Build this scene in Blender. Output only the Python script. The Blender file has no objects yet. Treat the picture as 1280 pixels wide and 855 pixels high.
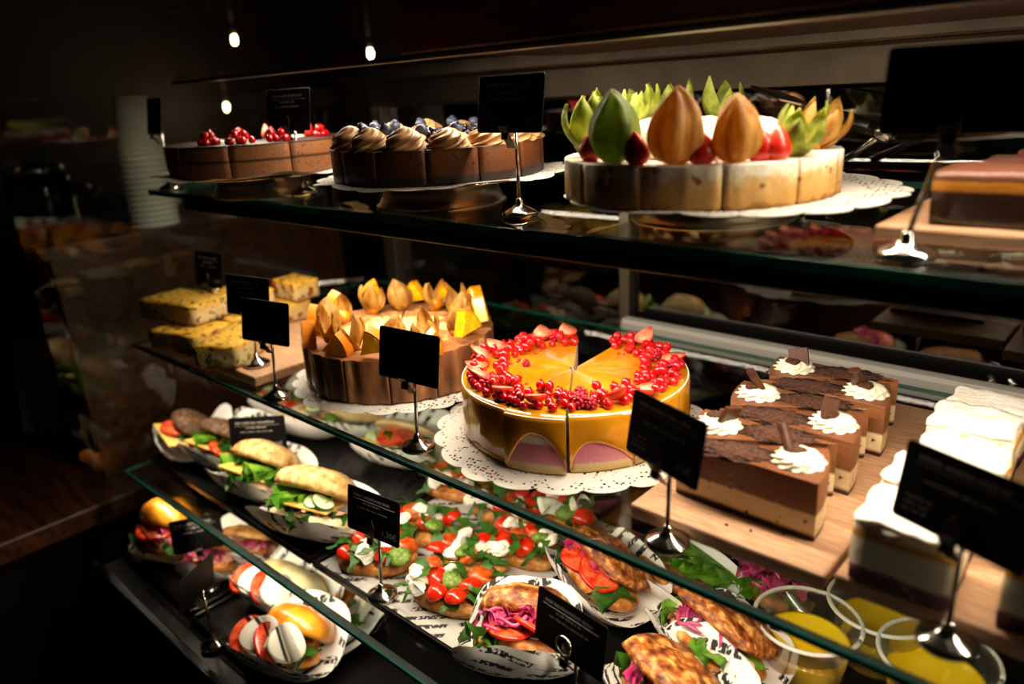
import bpy, bmesh, math, random
import numpy as np
from mathutils import Vector, Matrix, Euler, noise as mnoise
PI = math.pi
sc = bpy.context.scene
col = sc.collection
rnd = random.Random(7)

# ------------------------------------------------------------------ camera
F_PX = 930.3164784
RM = [[0.74268513, -0.1773421, 0.64573104],
      [0.66753202, 0.27253475, -0.69291112],
      [-0.05310184, 0.94566093, 0.32078904]]
EYE = Vector((0, 0, 1.45))
cam = bpy.data.cameras.new('camera'); camo = bpy.data.objects.new('camera', cam); col.objects.link(camo)
M4 = Matrix(RM).to_4x4(); M4.translation = EYE; camo.matrix_world = M4
cam.sensor_width = 36; cam.lens = F_PX / 1280 * 36; cam.clip_start = .02
cam.dof.use_dof = True; cam.dof.focus_distance = .80; cam.dof.aperture_fstop = 2.6
sc.camera = camo
def pix(p):
    c = Matrix(RM).transposed() @ (Vector(p) - EYE)
    return (640 - F_PX*c.x/c.z, 427.5 + F_PX*c.y/c.z)
def P(px, py, z=None, y=None, x=None):
    d = Matrix(RM) @ Vector((px-640, 427.5-py, -F_PX))
    t = (z-EYE.z)/d.z if z is not None else ((y-EYE.y)/d.y if y is not None else (x-EYE.x)/d.x)
    return EYE + d*t
# ------------------------------------------------------------------ world, exposure, lamps
w = bpy.data.worlds.new('world'); sc.world = w; w.use_nodes = True
w.node_tree.nodes['Background'].inputs[0].default_value = (1, .72, .5, 1)
w.node_tree.nodes['Background'].inputs[1].default_value = .012
sc.view_settings.view_transform = 'Standard'; sc.view_settings.look = 'None'
sc.view_settings.gamma = 1; sc.view_settings.use_curve_mapping = False
sc.view_settings.exposure = 0
ZT, ZM, ZL, ZD = 1.3256, 1.0800, .8662, .7162       # tops of the three glass shelves and of the deck
YT, YM, YL, YB = .518, .440, .3816, .985            # their front edges, and the rear doors
XL, XR = -1.283, .42
WARM = (1, .84, .64)
def area(name, loc, sx, sy, power, rot=(0, 0, 0), color=WARM, spread=PI):
    l = bpy.data.lights.new(name, 'AREA'); l.shape = 'RECTANGLE'; l.size = sx; l.size_y = sy
    l.energy = power; l.color = color; l.spread = spread
    o = bpy.data.objects.new(name, l); o.location = loc; o.rotation_euler = rot; col.objects.link(o); return o
area('canopy_strip_light', (-.42, .60, 1.4862), 1.50, .014, 6.0, rot=(.12, 0, 0))
area('shelf_bar_light', (-.38, .558, ZT-.0275), 1.40, .012, 6.6, rot=(.22, 0, 0))
area('middle_profile_light', (-.46, YM+.008, ZM-.0092), 1.62, .006, 4.7, rot=(.18, 0, 0))
area('low_profile_light', (-.56, YL+.008, ZL-.0092), 1.36, .006, 2.0, rot=(.55, 0, 0), spread=2.0)

# ------------------------------------------------------------------ materials
def lin(h):
    if isinstance(h, tuple): return h if len(h) == 4 else (*h, 1)
    h = h.lstrip('#'); c = [int(h[i:i+2], 16)/255 for i in (0, 2, 4)]
    return tuple([(x/12.92 if x <= .04045 else ((x+.055)/1.055)**2.4) for x in c] + [1])
def base_mat(name):
    m = bpy.data.materials.new(name); m.use_nodes = True
    return m, m.node_tree, m.node_tree.nodes['Principled BSDF']
def nd(nt, t, **kw):
    n = nt.nodes.new(t)
    for k, v in kw.items(): setattr(n, k, v)
    return n
def ramp(nt, fac, stops, interp='LINEAR'):
    r = nd(nt, 'ShaderNodeValToRGB'); cr = r.color_ramp; cr.interpolation = interp
    while len(cr.elements) < len(stops): cr.elements.new(.5)
    for e, (p, c) in zip(cr.elements, stops): e.position = p; e.color = lin(c)
    if fac: nt.links.new(fac, r.inputs[0])
    return r.outputs[0]
def finish(nt, b, rough, metal, sss, coat, bump, bscale, coords, trans=0, ior=1.45, sscol=None):
    b.inputs['Roughness'].default_value = rough; b.inputs['Metallic'].default_value = metal
    b.inputs['IOR'].default_value = ior
    if sss: b.inputs['Subsurface Weight'].default_value = sss; b.inputs['Subsurface Radius'].default_value = (.006, .003, .0015); b.inputs['Subsurface Scale'].default_value = 1
    if coat: b.inputs['Coat Weight'].default_value = coat; b.inputs['Coat Roughness'].default_value = .12
    if trans: b.inputs['Transmission Weight'].default_value = trans
    if bump:
        n = nd(nt, 'ShaderNodeTexNoise'); n.inputs['Scale'].default_value = bscale; n.inputs['Detail'].default_value = 4
        nt.links.new(coords, n.inputs['Vector'])
        bu = nd(nt, 'ShaderNodeBump'); bu.inputs['Strength'].default_value = bump; bu.inputs['Distance'].default_value = .002
        nt.links.new(n.outputs['Fac'], bu.inputs['Height']); nt.links.new(bu.outputs[0], b.inputs['Normal'])
_mc = {}
def mat(name, c1, c2=None, scale=60, rough=.5, metal=0, sss=0, coat=0, bump=0, bscale=200, c3=None, lo=.38, hi=.62, trans=0, ior=1.45, stretch=None, transl=0):
    if name in _mc: return _mc[name]
    m, nt, b = base_mat(name)
    tc = nd(nt, 'ShaderNodeTexCoord').outputs['Object']
    if stretch:
        mp = nd(nt, 'ShaderNodeMapping'); mp.inputs['Scale'].default_value = stretch; nt.links.new(tc, mp.inputs[0]); tc = mp.outputs[0]
    if c2:
        n = nd(nt, 'ShaderNodeTexNoise'); n.inputs['Scale'].default_value = scale; n.inputs['Detail'].default_value = 5
        nt.links.new(tc, n.inputs['Vector'])
        st = [(lo, c1), (hi, c2)] if not c3 else [(lo, c1), ((lo+hi)/2, c2), (hi, c3)]
        nt.links.new(ramp(nt, n.outputs['Fac'], st), b.inputs['Base Color'])
    else: b.inputs['Base Color'].default_value = lin(c1)
    finish(nt, b, rough, metal, sss, coat, bump, bscale, tc, trans, ior)
    if transl:
        tr = nd(nt, 'ShaderNodeBsdfTranslucent'); mx = nd(nt, 'ShaderNodeMixShader'); mx.inputs[0].default_value = transl
        src = b.inputs['Base Color'].links
        if src: nt.links.new(src[0].from_socket, tr.inputs[0])
        else: tr.inputs[0].default_value = lin(c1)
        nt.links.new(b.outputs[0], mx.inputs[1]); nt.links.new(tr.outputs[0], mx.inputs[2]); nt.links.new(mx.outputs[0], nt.nodes['Material Output'].inputs[0])
    _mc[name] = m; return m
def layers(name, h, stops, wob=.1, wscale=40, spk=None, rough=.6, sss=0, bump=.3, bscale=250, coat=0, interp='LINEAR'):
    """colour bands by height in the thing itself; spk=(colour, scale, threshold) adds crumbs"""
    if name in _mc: return _mc[name]
    m, nt, b = base_mat(name); tc = nd(nt, 'ShaderNodeTexCoord').outputs['Object']
    sp = nd(nt, 'ShaderNodeSeparateXYZ'); nt.links.new(tc, sp.inputs[0])
    n = nd(nt, 'ShaderNodeTexNoise'); n.inputs['Scale'].default_value = wscale; n.inputs['Detail'].default_value = 3; nt.links.new(tc, n.inputs['Vector'])
    a = nd(nt, 'ShaderNodeMath', operation='DIVIDE'); nt.links.new(sp.outputs[2], a.inputs[0]); a.inputs[1].default_value = h
    s = nd(nt, 'ShaderNodeMath', operation='MULTIPLY_ADD'); nt.links.new(n.outputs['Fac'], s.inputs[0]); s.inputs[1].default_value = wob
    q = nd(nt, 'ShaderNodeMath', operation='SUBTRACT'); nt.links.new(a.outputs[0], q.inputs[0]); q.inputs[1].default_value = wob/2
    nt.links.new(q.outputs[0], s.inputs[2])
    c = ramp(nt, s.outputs[0], stops, interp)
    if spk:
        v = nd(nt, 'ShaderNodeTexNoise'); v.inputs['Scale'].default_value = spk[1]; v.inputs['Detail'].default_value = 2; nt.links.new(tc, v.inputs['Vector'])
        f = ramp(nt, v.outputs['Fac'], [(spk[2]-.03, '#000000'), (spk[2]+.03, '#ffffff')])
        mx = nd(nt, 'ShaderNodeMix', data_type='RGBA'); nt.links.new(f, mx.inputs[0]); nt.links.new(c, mx.inputs[6]); mx.inputs[7].default_value = lin(spk[0]); c = mx.outputs[2]
    nt.links.new(c, b.inputs['Base Color'])
    finish(nt, b, rough, 0, sss, coat, bump, bscale, tc)
    _mc[name] = m; return m
def glass_mat(name, tint, rough=.0, ior=1.45):
    m = bpy.data.materials.new(name); m.use_nodes = True; nt = m.node_tree; nt.nodes.clear()
    t = nd(nt, 'ShaderNodeBsdfTransparent'); t.inputs[0].default_value = lin(tint)
    g = nd(nt, 'ShaderNodeBsdfGlossy'); g.inputs['Roughness'].default_value = rough
    fr = nd(nt, 'ShaderNodeFresnel'); fr.inputs[0].default_value = ior
    mx = nd(nt, 'ShaderNodeMixShader'); o = nd(nt, 'ShaderNodeOutputMaterial')
    ge = nd(nt, 'ShaderNodeNewGeometry'); inv = nd(nt, 'ShaderNodeMath', operation='SUBTRACT'); inv.inputs[0].default_value = 1; nt.links.new(ge.outputs['Backfacing'], inv.inputs[1])
    ff = nd(nt, 'ShaderNodeMath', operation='MULTIPLY'); nt.links.new(fr.outputs[0], ff.inputs[0]); nt.links.new(inv.outputs[0], ff.inputs[1])   # thin pane: reflect once, on the way in
    nt.links.new(ff.outputs[0], mx.inputs[0]); nt.links.new(t.outputs[0], mx.inputs[1]); nt.links.new(g.outputs[0], mx.inputs[2]); nt.links.new(mx.outputs[0], o.inputs[0])
    _mc[name] = m; return m
def emit(name, c, s):
    m = bpy.data.materials.new(name); m.use_nodes = True; b = m.node_tree.nodes['Principled BSDF']
    b.inputs['Emission Color'].default_value = lin(c); b.inputs['Emission Strength'].default_value = s; b.inputs['Base Color'].default_value = lin(c); return m
def paper_mat(name, ink, density=.5, rot=.6, white='#e9e6de'):
    """white paper with printed lines of broken black lettering"""
    m, nt, b = base_mat(name); uv = nd(nt, 'ShaderNodeTexCoord').outputs['UV']
    mp = nd(nt, 'ShaderNodeMapping'); mp.inputs['Rotation'].default_value = (0, 0, rot); nt.links.new(uv, mp.inputs[0])
    wv = nd(nt, 'ShaderNodeTexWave'); wv.inputs['Scale'].default_value = 2.6; wv.inputs['Distortion'].default_value = .6; nt.links.new(mp.outputs[0], wv.inputs['Vector'])
    n1 = nd(nt, 'ShaderNodeTexNoise'); n1.inputs['Scale'].default_value = 26; n1.inputs['Detail'].default_value = 1; nt.links.new(mp.outputs[0], n1.inputs['Vector'])
    n2 = nd(nt, 'ShaderNodeTexNoise'); n2.inputs['Scale'].default_value = 3.2; n2.inputs['Detail'].default_value = 0; nt.links.new(uv, n2.inputs['Vector'])
    def thr(s, t, sm=.03): return ramp(nt, s, [(max(0, t-sm), '#000000'), (min(1, t+sm), '#ffffff')])
    a = thr(wv.outputs['Fac'], .62, .08); c = thr(n1.outputs['Fac'], .44, .04); d = thr(n2.outputs['Fac'], 1-density, .02)
    def mul(x, y):
        k = nd(nt, 'ShaderNodeMath', operation='MULTIPLY'); nt.links.new(x, k.inputs[0]); nt.links.new(y, k.inputs[1]); return k.outputs[0]
    mx = nd(nt, 'ShaderNodeMix', data_type='RGBA'); nt.links.new(mul(mul(a, c), d), mx.inputs[0]); mx.inputs[6].default_value = lin(white); mx.inputs[7].default_value = lin(ink)
    nt.links.new(mx.outputs[2], b.inputs['Base Color']); b.inputs['Roughness'].default_value = .7
    b.inputs['Subsurface Weight'].default_value = .15; b.inputs['Subsurface Radius'].default_value = (.004, .004, .004)
    _mc[name] = m; return m
def doily_mat(name, R):
    """embossed white paper, punched with small round holes in a band near the rim"""
    m, nt, b = base_mat(name); tc = nd(nt, 'ShaderNodeTexCoord').outputs['Object']
    sp = nd(nt, 'ShaderNodeSeparateXYZ'); nt.links.new(tc, sp.inputs[0])
    def mth(op, a, bb=None):
        k = nd(nt, 'ShaderNodeMath', operation=op)
        for i, x in enumerate((a, bb)):
            if x is None: continue
            if isinstance(x, (int, float)): k.inputs[i].default_value = x
            else: nt.links.new(x, k.inputs[i])
        return k.outputs[0]
    r = mth('SQRT', mth('ADD', mth('MULTIPLY', sp.outputs[0], sp.outputs[0]), mth('MULTIPLY', sp.outputs[1], sp.outputs[1])))
    v = nd(nt, 'ShaderNodeTexVoronoi'); v.inputs['Scale'].default_value = 210; v.inputs['Randomness'].default_value = .55; nt.links.new(tc, v.inputs['Vector'])
    hole = mth('LESS_THAN', v.outputs['Distance'], .33)
    band = mth('MULTIPLY', mth('GREATER_THAN', r, R*.76), mth('LESS_THAN', r, R*.955))
    f = mth('MULTIPLY', hole, band)
    b.inputs['Base Color'].default_value = lin('#e2ddd4'); b.inputs['Roughness'].default_value = .8
    t = nd(nt, 'ShaderNodeBsdfTransparent'); mx = nd(nt, 'ShaderNodeMixShader'); o = nt.nodes['Material Output']
    nt.links.new(f, mx.inputs[0]); nt.links.new(b.outputs[0], mx.inputs[1]); nt.links.new(t.outputs[0], mx.inputs[2]); nt.links.new(mx.outputs[0], o.inputs[0])
    _mc[name] = m; return m

GLASS = glass_mat('clear_glass', '#f2f8f5'); DGLASS = glass_mat('door_glass', '#7f847f', ior=2.4)
EDGE = mat('green_glass_edge', '#0f554c', '#156a5f', 30, .2, transl=.5)
BLACK = mat('black_metal', '#0b0908', rough=.35); BLACKG = mat('black_gloss', '#060504', rough=.18)
TRAYM = mat('black_tray_plastic', '#0c0b0b', rough=.22)
STEEL = mat('brushed_steel', '#8d867c', '#a39b8e', 12, .34, 1, stretch=(1, 1, 18))
ALU = mat('aluminium_profile', '#7d756b', rough=.38, metal=1)
CHROME = mat('chrome', '#c9c4bc', rough=.14, metal=1)
DWOOD = mat('dark_stained_wood', '#2a1509', '#4a2712', 9, .38, stretch=(1, 8, 8), bump=.1, bscale=40)
BOARD = mat('board_wood', '#a87a58', '#c29a76', 30, .55, stretch=(1.2, 14, 14), bump=.15, bscale=120)
CARD = mat('black_card', '#040303', rough=.6, ior=1.2)
INK = mat('grey_chalk_print', '#7a766f', rough=.8)
CHOC = mat('dark_chocolate', '#2a120a', '#3c1c10', 70, .32, coat=.3)
RED = mat('currant_red', '#a80409', '#cc0c12', 90, .12, sss=.12, coat=.6)
RASP = mat('raspberry_red', '#8e0b1e', '#b9213a', 220, .35, sss=.3)
STRAW = mat('strawberry_red', '#c4180c', '#e0422a', 120, .3, sss=.3, coat=.2)
STRAWIN = mat('strawberry_flesh', '#e2583c', '#f0a583', 70, .35, sss=.4)
BLUEB = mat('blueberry', '#1c2136', '#4d5672', 90, .45)
BLACKB = mat('blackberry', '#08070c', '#14101c', 200, .22, coat=.4)
HUSKT = mat('tan_husk', '#a06a22', '#d2a550', 170, rough=.55, stretch=(1, 1, .25), sss=.0, transl=.45, bump=.4, bscale=260)
HUSKG = mat('green_husk', '#7f8f28', '#b9bf58', 90, .5, sss=.0, transl=.45, bump=.4, bscale=220)
HUSKD = mat('deep_green_husk', '#5d7220', '#8d9a3a', 90, .5, sss=.0, transl=.45, bump=.4, bscale=220)
PHYB = mat('physalis_berry', '#d97a08', '#ee9c18', 60, .25, sss=.3, coat=.3)
ORANGE = mat('orange_flesh', '#e89a06', '#f7bd1c', 160, .25, sss=.35, coat=.3); RIND = mat('orange_rind', '#d87a06', rough=.45, bump=.3)
LETT = mat('lettuce_green', '#3f7d14', '#86b83a', 45, .42, transl=.3)
LETTD = mat('dark_salad_green', '#1e4410', '#3d6f1e', 60, .4, transl=.3)
ARUG = mat('arugula_green', '#1f430d', '#42701d', 70, .45, transl=.3)
TOM = mat('tomato_red', '#b91808', '#dc3312', 50, .18, sss=.35, coat=.4)
TOMS = mat('tomato_slice', '#c3260f', '#e86a3c', 110, .25, sss=.3, coat=.3)
FETA = mat('white_cheese', '#e6dfca', '#f3eee0', 90, .6, sss=.3, bump=.4, bscale=180)
CHEESE = mat('yellow_cheese', '#e0b44a', '#edcb72', 30, .4, sss=.3)
MOZZ = mat('mozzarella', '#ece6d6', rough=.35, sss=.4)
CUCI = mat('cucumber_flesh', '#c9d79a', '#dfe6bb', 90, .35, sss=.3); CUCS = mat('cucumber_skin', '#2d5a18', rough=.4)
HAM = mat('pink_ham', '#d88a78', '#e8b09c', 60, .4, sss=.3); ONION = mat('pink_onion', '#a81d55', '#cf5a86', 50, .3, sss=.3)
EGGW = mat('egg_white', '#eee8dc', rough=.35, sss=.3); EGGY = mat('egg_yolk', '#f0a818', rough=.45, sss=.3)
PESTO = mat('green_pesto', '#4d6a1c', '#7f9a3c', 300, .5, bump=.6, bscale=500)
BREAD = mat('seeded_crust', '#8f6430', '#c89d5e', 90, .6, c3='#e2c795', lo=.3, hi=.75, bump=.5, bscale=220)
RYE = mat('rye_crust', '#2e1c12', '#54371f', 140, .7, c3='#8b6b48', lo=.3, hi=.8, bump=.6, bscale=260)
TOAST = mat('toasted_bread', '#7a3c10', '#b8702a', 70, .5, c3='#e0b46a', lo=.28, hi=.72, bump=.6, bscale=160)
TOASTD = mat('browned_bread', '#4d2009', '#96501a', 75, .45, c3='#dba85a', lo=.36, hi=.68, bump=1.0, bscale=110, stretch=(1, 1.6, 1.6))
BUN = mat('glazed_bun', '#a8590e', '#d58a22', 26, .28, coat=.4, bump=.1)
CRUMB = mat('bread_crumb', '#d7b98a', '#ecd9b4', 120, .75, bump=.5, bscale=200)
TORT = mat('tortilla', '#d9b071', '#efd9a8', 30, .6, bump=.2)
CREAM = mat('whipped_cream', '#e9dfc6', '#f4eddb', 50, .45, sss=.4)
MOCHA = mat('mocha_cream', '#a87b4e', '#caa06e', 40, .42, sss=.3)
PUDD = mat('yellow_pudding', '#ffca00', '#ffd824', 20, .2, sss=.3, coat=.3)
STUB = mat('dark_stub', '#1a1210', rough=.5)
PAPW = paper_mat('plain_wrap_paper', '#1c1a18', .0); PAP1 = paper_mat('striped_wrap_paper', '#191715', .55, .5)
PAP2 = paper_mat('newsprint_wrap_paper', '#191715', .62, 1.3); PAPT = paper_mat('newsprint_tray_paper', '#1b1a18', .6, .9, '#b9b6ae')

# ------------------------------------------------------------------ object helpers
def obj(name, me, parent=None, loc=(0, 0, 0), rot=(0, 0, 0), scale=(1, 1, 1)):
    o = bpy.data.objects.new(name, me); col.objects.link(o)
    o.location = loc; o.rotation_euler = rot; o.scale = scale if isinstance(scale, tuple) else (scale,)*3
    if parent: o.parent = parent
    return o
def tag(o, label, cat, group=None):
    o['label'] = label; o['category'] = cat
    if group: o['group'] = group
    return o
def thing(name, label, cat, loc=(0, 0, 0), rot=(0, 0, 0), group=None):
    return tag(obj(name, None, None, loc, rot), label, cat, group)
def struct(name, me, loc=(0, 0, 0), rot=(0, 0, 0)):
    o = obj(name, me, None, loc, rot); o['kind'] = 'structure'; return o
def kids(o): return [c for c in o.children]
def minz(o, M=None, kd=None):
    M = (M or Matrix.Identity(4)) @ o.matrix_basis; z = 1e9
    if o.type == 'MESH':
        a = np.empty(len(o.data.vertices)*3); o.data.vertices.foreach_get('co', a); a = a.reshape(-1, 3)
        z = (a @ np.array(M)[2, :3] + M[2][3]).min()
    for c in KD.get(o.name, []): z = min(z, minz(c, M))
    return z
KD = {}
def settle(root, z):
    """drop a finished thing so that its lowest point rests at z"""
    global KD
    KD = {}
    def walk(o):
        KD[o.name] = list(o.children)
        for c in KD[o.name]: walk(c)
    walk(root); root.location.z += z - minz(root)
def mesh(name, v, f, mats, smooth=True, mi=None, uv=None):
    me = bpy.data.meshes.new(name); me.from_pydata([tuple(p) for p in v], [], [tuple(q) for q in f])
    for m in (mats if isinstance(mats, (list, tuple)) else [mats]): me.materials.append(m)
    if mi is not None: me.polygons.foreach_set('material_index', list(mi))
    me.polygons.foreach_set('use_smooth', [smooth]*len(me.polygons))
    if uv is not None:
        l = me.uv_layers.new(name='UVMap'); idx = np.empty(len(me.loops), int); me.loops.foreach_get('vertex_index', idx)
        l.data.foreach_set('uv', np.array(uv)[idx].ravel())
    me.update(); return me
def cat_(*parts):
    """join (v, f) pairs; returns v, f, material index by pair"""
    V, F, I = [], [], []
    for k, (v, f) in enumerate(parts):
        n = len(V); V += [tuple(p) for p in v]; F += [tuple(i+n for i in q) for q in f]; I += [k]*len(f)
    return V, F, I
def bm_vf(bm):
    bm.verts.ensure_lookup_table(); bm.verts.index_update()
    r = ([tuple(v.co) for v in bm.verts], [tuple(v.index for v in f.verts) for f in bm.faces]); bm.free(); return r
def box(sx, sy, sz, bev=.002, seg=2, z0=0):
    bm = bmesh.new(); bmesh.ops.create_cube(bm, size=1)
    for v in bm.verts: v.co = Vector((v.co.x*sx, v.co.y*sy, (v.co.z+.5)*sz+z0))
    if bev: bmesh.ops.bevel(bm, geom=list(bm.edges), offset=bev, segments=seg, affect='EDGES', profile=.5)
    return bm_vf(bm)
def lathe(prof, seg=24, mod=None):
    v, f = [], []
    for k, (r, z) in enumerate(prof):
        for j in range(seg):
            a = 2*PI*j/seg; rr = max(r, 1e-5); zz = z
            if mod: rr, zz, a = mod(rr, zz, a, k/(len(prof)-1))
            v.append((rr*math.cos(a), rr*math.sin(a), zz))
    for k in range(len(prof)-1):
        for j in range(seg):
            a, b = k*seg+j, k*seg+(j+1) % seg; f.append((a, b, b+seg, a+seg))
    if prof[0][0] > 1e-4: f.append(tuple(range(seg))[::-1])
    if prof[-1][0] > 1e-4: f.append(tuple(range((len(prof)-1)*seg, len(prof)*seg)))
    return v, f
def tube(pts, rad, seg=8):
    pts = [Vector(p) for p in pts]; v, f = [], []; n = len(pts); up = None
    for i, p in enumerate(pts):
        t = (pts[min(i+1, n-1)]-pts[max(i-1, 0)]).normalized()
        up = t.orthogonal().normalized() if up is None else (up - t*up.dot(t)).normalized()
        s = t.cross(up); r = rad[i] if isinstance(rad, (list, tuple)) else rad
        for j in range(seg):
            a = 2*PI*j/seg; v.append(p + (up*math.cos(a)+s*math.sin(a))*r)
    for i in range(n-1):
        for j in range(seg):
            a, b = i*seg+j, i*seg+(j+1) % seg; f.append((a, b, b+seg, a+seg))
    f.append(tuple(range(seg))[::-1]); f.append(tuple(range((n-1)*seg, n*seg))); return v, f
def nz(p, s, seed=0): return mnoise.noise(Vector((p[0]*s+seed*7.3, p[1]*s-seed*3.1, p[2]*s+seed*1.7)))
def blob(rx, ry, rz, amp=.1, fr=2, sub=2, seed=0, flat=None):
    bm = bmesh.new(); bmesh.ops.create_icosphere(bm, subdivisions=sub, radius=1)
    for v in bm.verts:
        k = 1 + amp*nz(v.co, fr, seed); c = v.co*k
        if flat is not None and c.z < flat: c.z = flat + (c.z-flat)*.08
        v.co = Vector((c.x*rx, c.y*ry, c.z*rz))
    return bm_vf(bm)
def rbox(sx, sy, sz, n=5, amp=.002, fr=60, seed=0, rnd_=.004):
    """a box cut by hand: subdivided, soft edged, a little uneven"""
    bm = bmesh.new(); bmesh.ops.create_cube(bm, size=1); bmesh.ops.subdivide_edges(bm, edges=list(bm.edges), cuts=n, use_grid_fill=True)
    h = Vector((sx/2, sy/2, sz/2))
    for v in bm.verts:
        c = Vector((v.co.x*sx, v.co.y*sy, v.co.z*sz)); i = Vector([max(-h[k]+rnd_, min(h[k]-rnd_, c[k])) for k in range(3)]); d = c-i
        if d.length > 1e-6: c = i + d.normalized()*min(d.length, rnd_)
        k = nz(c, fr, seed)*amp; k2 = nz(c, fr, seed+5)*amp
        if v.co.z > -.49: c += Vector((k, k2, nz(c, fr, seed+9)*amp))
        v.co = c + Vector((0, 0, sz/2))
    return bm_vf(bm)
def prism(cont, h, bev=.002, z0=0, top=True):
    """upright prism over a plan outline with softened top and bottom edges"""
    c = Vector((sum(p[0] for p in cont)/len(cont), sum(p[1] for p in cont)/len(cont))); n = len(cont); v = []
    rr = max((Vector(p)-c).length for p in cont); k = 1-bev/rr
    for s, z in ((k, 0), (1, bev), (1, h-bev), (1-bev*.3/rr, h-bev*.3), (k, h)):
        for p in cont: q = c+(Vector(p)-c)*s; v.append((q.x, q.y, z0+z))
    f = [tuple(range(n))[::-1]]
    for r in range(4):
        for j in range(n): a, b = r*n+j, r*n+(j+1) % n; f.append((a, b, b+n, a+n))
    f.append(tuple(range(4*n, 5*n))); return v, f
def wedge_cont(R, a0, a1, n=8, r0=.004, rip=None, gap=.0009):
    m = (a0+a1)/2; t = Vector((math.cos(m), math.sin(m)))*r0; out = [(t.x, t.y)]
    for i in range(n+1):
        a = a0 + (a1-a0)*i/n; r = R*(1 if not rip else rip(a)); g = gap/R
        if i == 0: a += g
        if i == n: a -= g
        out.append((r*math.cos(a), r*math.sin(a)))
    return out
def dome(lx, ly, h, nu=22, nv=7, amp=.04, seed=0, ex=2.3, z0=0, under=.18):
    """bread top: superellipse plan, rounded crown, slightly tucked flat underside"""
    v, f = [], []
    def se(a): c, s = math.cos(a), math.sin(a); return (abs(c)**(2/ex)*math.copysign(1, c), abs(s)**(2/ex)*math.copysign(1, s))
    prof = [(.0, 0), (.9, 0), (.99, under*.5), (1.0, under)] + [(math.cos(t)**.8, under+(1-under)*math.sin(t)**.9) for t in [PI/2*i/nv for i in range(1, nv)]] + [(0.0, 1)]
    for r, z in prof:
        for j in range(nu):
            x, y = se(2*PI*j/nu); p = (x*r*lx/2, y*r*ly/2, z*h); k = 1+amp*nz(p, 45, seed)
            v.append((p[0]*k, p[1]*k, z0+p[2]*(1+amp*2*nz(p, 60, seed+3))))
    for k in range(len(prof)-1):
        for j in range(nu): a, b = k*nu+j, k*nu+(j+1) % nu; f.append((a, b, b+nu, a+nu))
    return v, f
def frill(L, W, amp=.006, waves=5, n=34, m=5, seed=0, droop=.08, back=.4):
    """a ruffled leaf hanging out of one long side (towards -Y)"""
    r = random.Random(seed); ph = [r.random()*6.28 for _ in range(3)]; v, f = [], []
    for i in range(n+1):
        s = i/n; env = math.sin(PI*s)**.35 if 0 < s < 1 else 0
        for j in range(m+1):
            t = j/m; tt = t**1.4
            ww = W*(.75+.25*math.sin(9*s+ph[2]))*env
            x = (s-.5)*L*(1+.06*t) + amp*.6*tt*math.sin(2*PI*waves*s*1.7+ph[1])
            z = amp*tt*(math.sin(2*PI*waves*s+ph[0]) + .5*math.sin(2*PI*waves*2.3*s+ph[1])) - droop*W*tt
            v.append((x, -ww*t + W*back, z))
    for i in range(n):
        for j in range(m): a = i*(m+1)+j; f.append((a, a+1, a+m+2, a+m+1))
    return v, f
def leafvf(L, W, lobes=3, bend=.3, seed=0, n=9):
    """small lobed leaf lying along +X, arched"""
    r = random.Random(seed); v, f = [], []
    for i in range(n+1):
        s = i/n; w_ = W*(math.sin(PI*min(1, s*.96+.02))**.7)*(.62+.38*math.cos(2*PI*lobes*s))*.5 + .0006
        x = L*s; z = bend*L*(math.sin(PI*s)*.5) + .002*math.sin(9*s+seed)
        for k in (-1, 0, 1): v.append((x, k*w_, z + (abs(k)*.0015)*math.sin(seed+s*8)))
    for i in range(n):
        for k in (0, 1): a = i*3+k; f.append((a, a+1, a+4, a+3))
    return v, f
def taco(L, front, back, rho, ends=.5, nu=22, nv=20, wav=.002, seed=0):
    """sheet of paper folded round a fold line along X; front lip towards -Y, back lip high; ends curl up"""
    v, f, uv = [], [], []
    for i in range(nv+1):
        s = -1+2*i/nv; e = max(.0, 1-abs(s)**3.0)**.5
        for j in range(nu+1):
            t = -1+2*j/nu; arc = (back*t if t > 0 else front*t)*(.35+.65*e)
            a = arc/rho; lim = 1.25
            if abs(a) <= lim: y, z = rho*math.sin(a), rho*(1-math.cos(a))
            else:
                sg = math.copysign(1, a); ex = abs(arc)-lim*rho
                y = sg*(rho*math.sin(lim)+ex*math.cos(lim)); z = rho*(1-math.cos(lim))+ex*math.sin(lim)
            x = s*L/2*(1-.05*abs(t)); z += ends*L*.25*abs(s)**3
            k = wav*(abs(t)**2)
            p = (x, y, z); v.append((x+k*nz(p, 40, seed), y+k*2*nz(p, 30, seed+1), z+k*2*nz(p, 35, seed+2))); uv.append((s*.5+.5, t*.5+.5))
    for i in range(nv):
        for j in range(nu): a = i*(nu+1)+j; f.append((a, a+nu+1, a+nu+2, a+1))
    # a thin second skin makes the paper a real sheet
    n = len(v); th = .0005
    v2 = [(p[0], p[1], p[2]-th) for p in v]; f2 = [tuple(i+n for i in q[::-1]) for q in f]
    return v+v2, f+f2, uv+uv
_me = {}
def cached(key, fn):
    if key not in _me: _me[key] = fn()
    return _me[key]

# ------------------------------------------------------------------ the room
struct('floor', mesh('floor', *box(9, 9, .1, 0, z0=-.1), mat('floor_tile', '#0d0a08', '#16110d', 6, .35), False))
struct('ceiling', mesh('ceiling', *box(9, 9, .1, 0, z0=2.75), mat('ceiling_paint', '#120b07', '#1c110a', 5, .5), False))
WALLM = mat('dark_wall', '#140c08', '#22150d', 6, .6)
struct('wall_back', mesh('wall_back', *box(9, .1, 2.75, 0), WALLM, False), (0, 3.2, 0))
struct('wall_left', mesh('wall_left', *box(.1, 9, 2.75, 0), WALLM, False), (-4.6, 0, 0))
for k in range(4):
    struct('trim_%d' % (k+1), mesh('beam', *box(7.0, .16, .14, .006), DWOOD, False), (-1, .6+k*.65, 2.6))

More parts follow.
